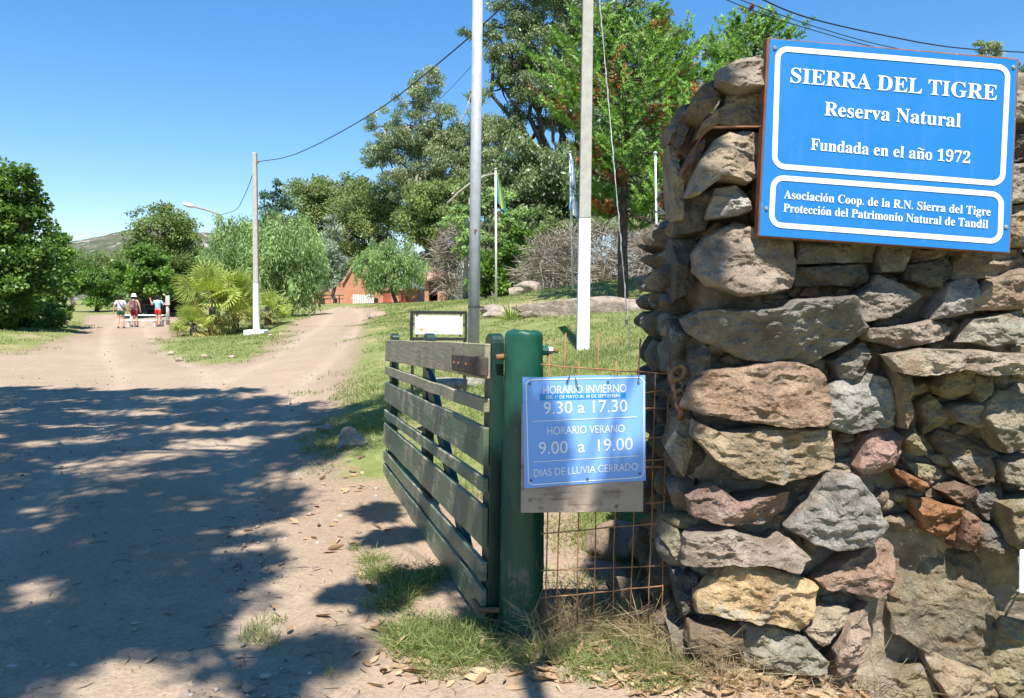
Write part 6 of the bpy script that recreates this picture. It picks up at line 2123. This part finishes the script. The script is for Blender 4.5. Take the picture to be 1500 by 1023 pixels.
def person(label, px, py, Y, hgt, shirt, shorts, shoes, pose, hair_col, hat=None, sleeveless=False):
    g = on_ground(px, py, Y)
    root = thing('person', label, 'person', g, 'walkers on the road')
    s = hgt / 1.70
    M = Matrix.Translation(g) @ Matrix.Rotation(pose.get('turn', 0), 4, 'Z') @ Matrix.Diagonal((s, s, s, 1))
    # facing +Y (away); x to the right
    V = [(0, 0, .95), (0, .0, 1.08), (0, .005, 1.25), (0, 0, 1.38), (0, .01, 1.47), (0, .015, 1.54), (0, .02, 1.61), (0, .015, 1.68)]
    R_ = [(.155, .105), (.135, .095), (.155, .105), (.13, .085), .055, (.072, .085), (.078, .098), (.05, .06)]
    E = [(i, i + 1) for i in range(7)]
    def add(p, r_, frm):
        V.append(p); R_.append(r_); E.append((frm, len(V) - 1))
        return len(V) - 1
    arms, legs, feet = [], [], []
    for sx, key in ((-1, 'L'), (1, 'R')):
        el, wr = pose['arm' + key]
        sh_ = add((sx * .19, 0, 1.385), .058, 3)
        e = add((el[0] * sx, el[1], el[2]), .042, sh_)
        w = add((wr[0] * sx, wr[1], wr[2]), .030, e)
        d = (Vector(wr) - Vector(el)).normalized()
        d = Vector((d.x * sx, d.y, d.z))
        w0 = Vector(V[w])
        h = add(tuple(w0 + d * .07), (.040, .022), w)
        arms.append((sh_, e, w, h, d))
        kn, an = pose['leg' + key]
        hp = add((sx * .09, 0, .90), .092, 0)
        k = add((kn[0] * sx, kn[1], kn[2]), .060, hp)
        cf = add(((kn[0] * .6 + an[0] * .4) * sx, kn[1] * .6 + an[1] * .4 - .015, kn[2] * .62 + an[2] * .38), .056, k)
        a = add((an[0] * sx, an[1], an[2]), .038, cf)
        legs.append((hp, k, cf, a))
        t = add((an[0] * sx + .01 * sx, an[1] + .12, an[2] - .045), (.042, .03), a)
        feet.append((a, t))
    body = skin_mesh('body', V, E, R_, SKIN, root, M)
    # fingers, ears and nose go into the same body mesh
    mb = MB()
    for (sh_, e, w, h, d) in arms:
        hp_ = Vector(V[h])
        side = d.cross(Vector((0, 1, 0)))
        side = side.normalized() if side.length > .1 else Vector((1, 0, 0))
        for q, (o_, l_) in enumerate(((-.028, .06), (-.010, .072), (.010, .068), (.027, .052))):
            a0 = hp_ + side * o_ + d * .02
            a1 = a0 + d * l_ * .6
            mb.tube([M @ a0, M @ a1, M @ (a1 + (d + Vector((0, .5, 0))).normalized() * l_ * .5)], [.0095, .0085, .006], 6)
        th = hp_ - d * .03 + Vector((0, .02, 0))
        mb.tube([M @ th, M @ (th + Vector((0, .035, 0)) + d * .02), M @ (th + Vector((0, .045, 0)) + d * .05)], [.012, .010, .007], 6)
    mb.tube([M @ Vector((0, .105, 1.60)), M @ Vector((0, .128, 1.575))], [.012, .018], 6)
    for sx in (-1, 1):
        mb.tube([M @ Vector((.075 * sx, .0, 1.625)), M @ Vector((.09 * sx, -.005, 1.61)), M @ Vector((.078 * sx, .0, 1.575))], [.012, .014, .01], 6)
    extra = mb.build('extra', SKIN, root, smooth=True)
    bm = bmesh.new()
    bm.from_mesh(body.data)
    bm.from_mesh(extra.data)
    bm.to_mesh(body.data)
    bm.free()
    bpy.data.objects.remove(extra)
    # shirt
    SV = [V[0], (0, 0, 1.08), (0, .005, 1.25), (0, 0, 1.385), (0, .005, 1.43)]
    SV[0] = (0, 0, .96)
    SR = [(.172, .125), (.155, .115), (.175, .123), (.145, .10), (.075, .07)]
    SE = [(0, 1), (1, 2), (2, 3), (3, 4)]
    if not sleeveless:
        for (sh_, e, w, h, d) in arms:
            SV.append(V[sh_]); SR.append(.074); SE.append((3, len(SV) - 1))
            m_ = Vector(V[sh_]).lerp(Vector(V[e]), .75)
            SV.append(tuple(m_)); SR.append(.066); SE.append((len(SV) - 2, len(SV) - 1))
    skin_mesh('shirt', SV, SE, SR, cloth('shirt_cloth', shirt), root, M)
    HV, HR, HE = [(0, 0, .95), (0, 0, 1.03)], [(.178, .13), (.165, .122)], [(0, 1)]
    for (hp, k, cf, a) in legs:
        HV.append(V[hp]); HR.append(.115); HE.append((0, len(HV) - 1))
        m_ = Vector(V[hp]).lerp(Vector(V[k]), pose.get('short', .62))
        HV.append(tuple(m_)); HR.append(.102); HE.append((len(HV) - 2, len(HV) - 1))
    skin_mesh('shorts', HV, HE, HR, cloth('shorts_cloth', shorts), root, M)
    for (a, t) in feet:
        av, tv = Vector(V[a]), Vector(V[t])
        skin_mesh('shoe', [tuple(av + Vector((0, -.035, -.035))), tuple(av + Vector((0, .03, -.035))), tuple(tv + Vector((0, .03, .0)))], [(0, 1), (1, 2)], [(.046, .042), (.05, .045), (.048, .03)], cloth('shoe_leather', shoes), root, M, 1)
    # hair
    mb = MB()
    mb.tube([M @ Vector((0, -.012, 1.50)), M @ Vector((0, -.02, 1.55)), M @ Vector((0, -.012, 1.62)), M @ Vector((0, .0, 1.69)), M @ Vector((0, .01, 1.725)), M @ Vector((0, .015, 1.737))], [.055, .085, .098, .086, .055, .01], 14)
    mb.build('hair', cloth('hair', hair_col), root, smooth=True)
    if hat:
        mb = MB()
        mb.lathe(M @ Vector((0, .015, 0)), [(.165 * s, 1.60 * s), (.16 * s, 1.615 * s), (.112 * s, 1.66 * s), (.108 * s, 1.73 * s), (.09 * s, 1.765 * s), (.02 * s, 1.775 * s)], 18)
        mb.build('hat', cloth('hat_cloth', hat), root, smooth=True)
    return root, M
walkL = {'legL': ((.10, .06, .50), (.10, -.02, .09)), 'legR': ((.10, .10, .50), (.10, .02, .09))}
p1, M1 = person('walker in pale lavender top and dark green shorts, leftmost of the three on the road', 177.5, 500, 39, 1.62, (.60, .62, .75), (.03, .09, .075), (.05, .045, .04),
    {'armL': ((.29, -.06, 1.14), (.33, -.02, .90)), 'armR': ((.28, .0, 1.13), (.30, .06, .90)), 'legL': ((.10, .02, .50), (.10, -.12, .10)), 'legR': ((.10, .10, .50), (.10, .08, .09)), 'turn': .1, 'short': .55}, (.02, .015, .012))
m = MB()
m.tube([M1 @ Vector(q) for q in ((-.10, .02, 1.46), (-.06, -.105, 1.38), (.05, -.15, 1.22), (.16, -.11, 1.06), (.19, -.02, .99))], .018, 6)
m.build('bag_strap', cloth('strap', (.04, .05, .10)), p1, smooth=True)
p2, M2 = person('walker in white bucket hat and dark red shorts carrying a backpack, in the middle', 197, 494, 42, 1.72, (.62, .50, .44), (.34, .03, .06), (.03, .03, .03),
    {'armL': ((.28, .02, 1.14), (.29, .10, .93)), 'armR': ((.28, .02, 1.14), (.29, .08, .92)), 'legL': ((.09, .0, .50), (.09, -.10, .12)), 'legR': ((.09, .08, .50), (.09, .08, .09)), 'short': .8}, (.05, .03, .02), hat=(.75, .76, .82), sleeveless=True)
bp = thing('backpack', 'maroon backpack worn by the walker in the white bucket hat', 'backpack', M2 @ Vector((0, -.18, 1.0)))
m = MB()
m.hexa([M2 @ Vector(q) for q in ((-.15, -.10, 1.0), (.15, -.10, 1.0), (.15, -.27, 1.0), (-.15, -.27, 1.0), (-.13, -.10, 1.42), (.13, -.10, 1.42), (.13, -.22, 1.42), (-.13, -.22, 1.42))])
m.build('pack', cloth('maroon_cloth', (.17, .08, .085)), bp, bevel=.04, seg=3)
m = MB()
m.hexa([M2 @ Vector(q) for q in ((-.11, -.265, 1.03), (.11, -.265, 1.03), (.11, -.31, 1.03), (-.11, -.31, 1.03), (-.10, -.25, 1.2), (.10, -.25, 1.2), (.10, -.29, 1.2), (-.10, -.29, 1.2))])
m.build('front_pocket', cloth('maroon_pocket', (.24, .13, .13)), bp, bevel=.02, seg=2)
for sx in (-1, 1):
    m = MB()
    m.tube([M2 @ Vector(q) for q in ((.10 * sx, -.14, 1.41), (.11 * sx, -.04, 1.50), (.12 * sx, .09, 1.42), (.14 * sx, .11, 1.25), (.16 * sx, -.06, 1.08))], .018, 6)
    m.build('shoulder_strap', cloth('strap_cloth', (.08, .05, .05)), bp, smooth=True)
p3, M3 = person('walker in light blue shirt and bright red shorts with both forearms raised, rightmost', 232, 494, 42, 1.66, (.33, .50, .72), (.60, .025, .03), (.03, .03, .03),
    {'armL': ((.33, .02, 1.18), (.42, .03, 1.42)), 'armR': ((.33, .02, 1.18), (.42, .05, 1.36)), 'legL': ((.09, .06, .50), (.09, .08, .09)), 'legR': ((.09, .0, .50), (.10, -.10, .12)), 'turn': -.1, 'short': .6}, (.015, .015, .02))

for d in [x for x in bpy.data.objects if x.name.startswith('lettering_source')]:
    bpy.data.objects.remove(d)
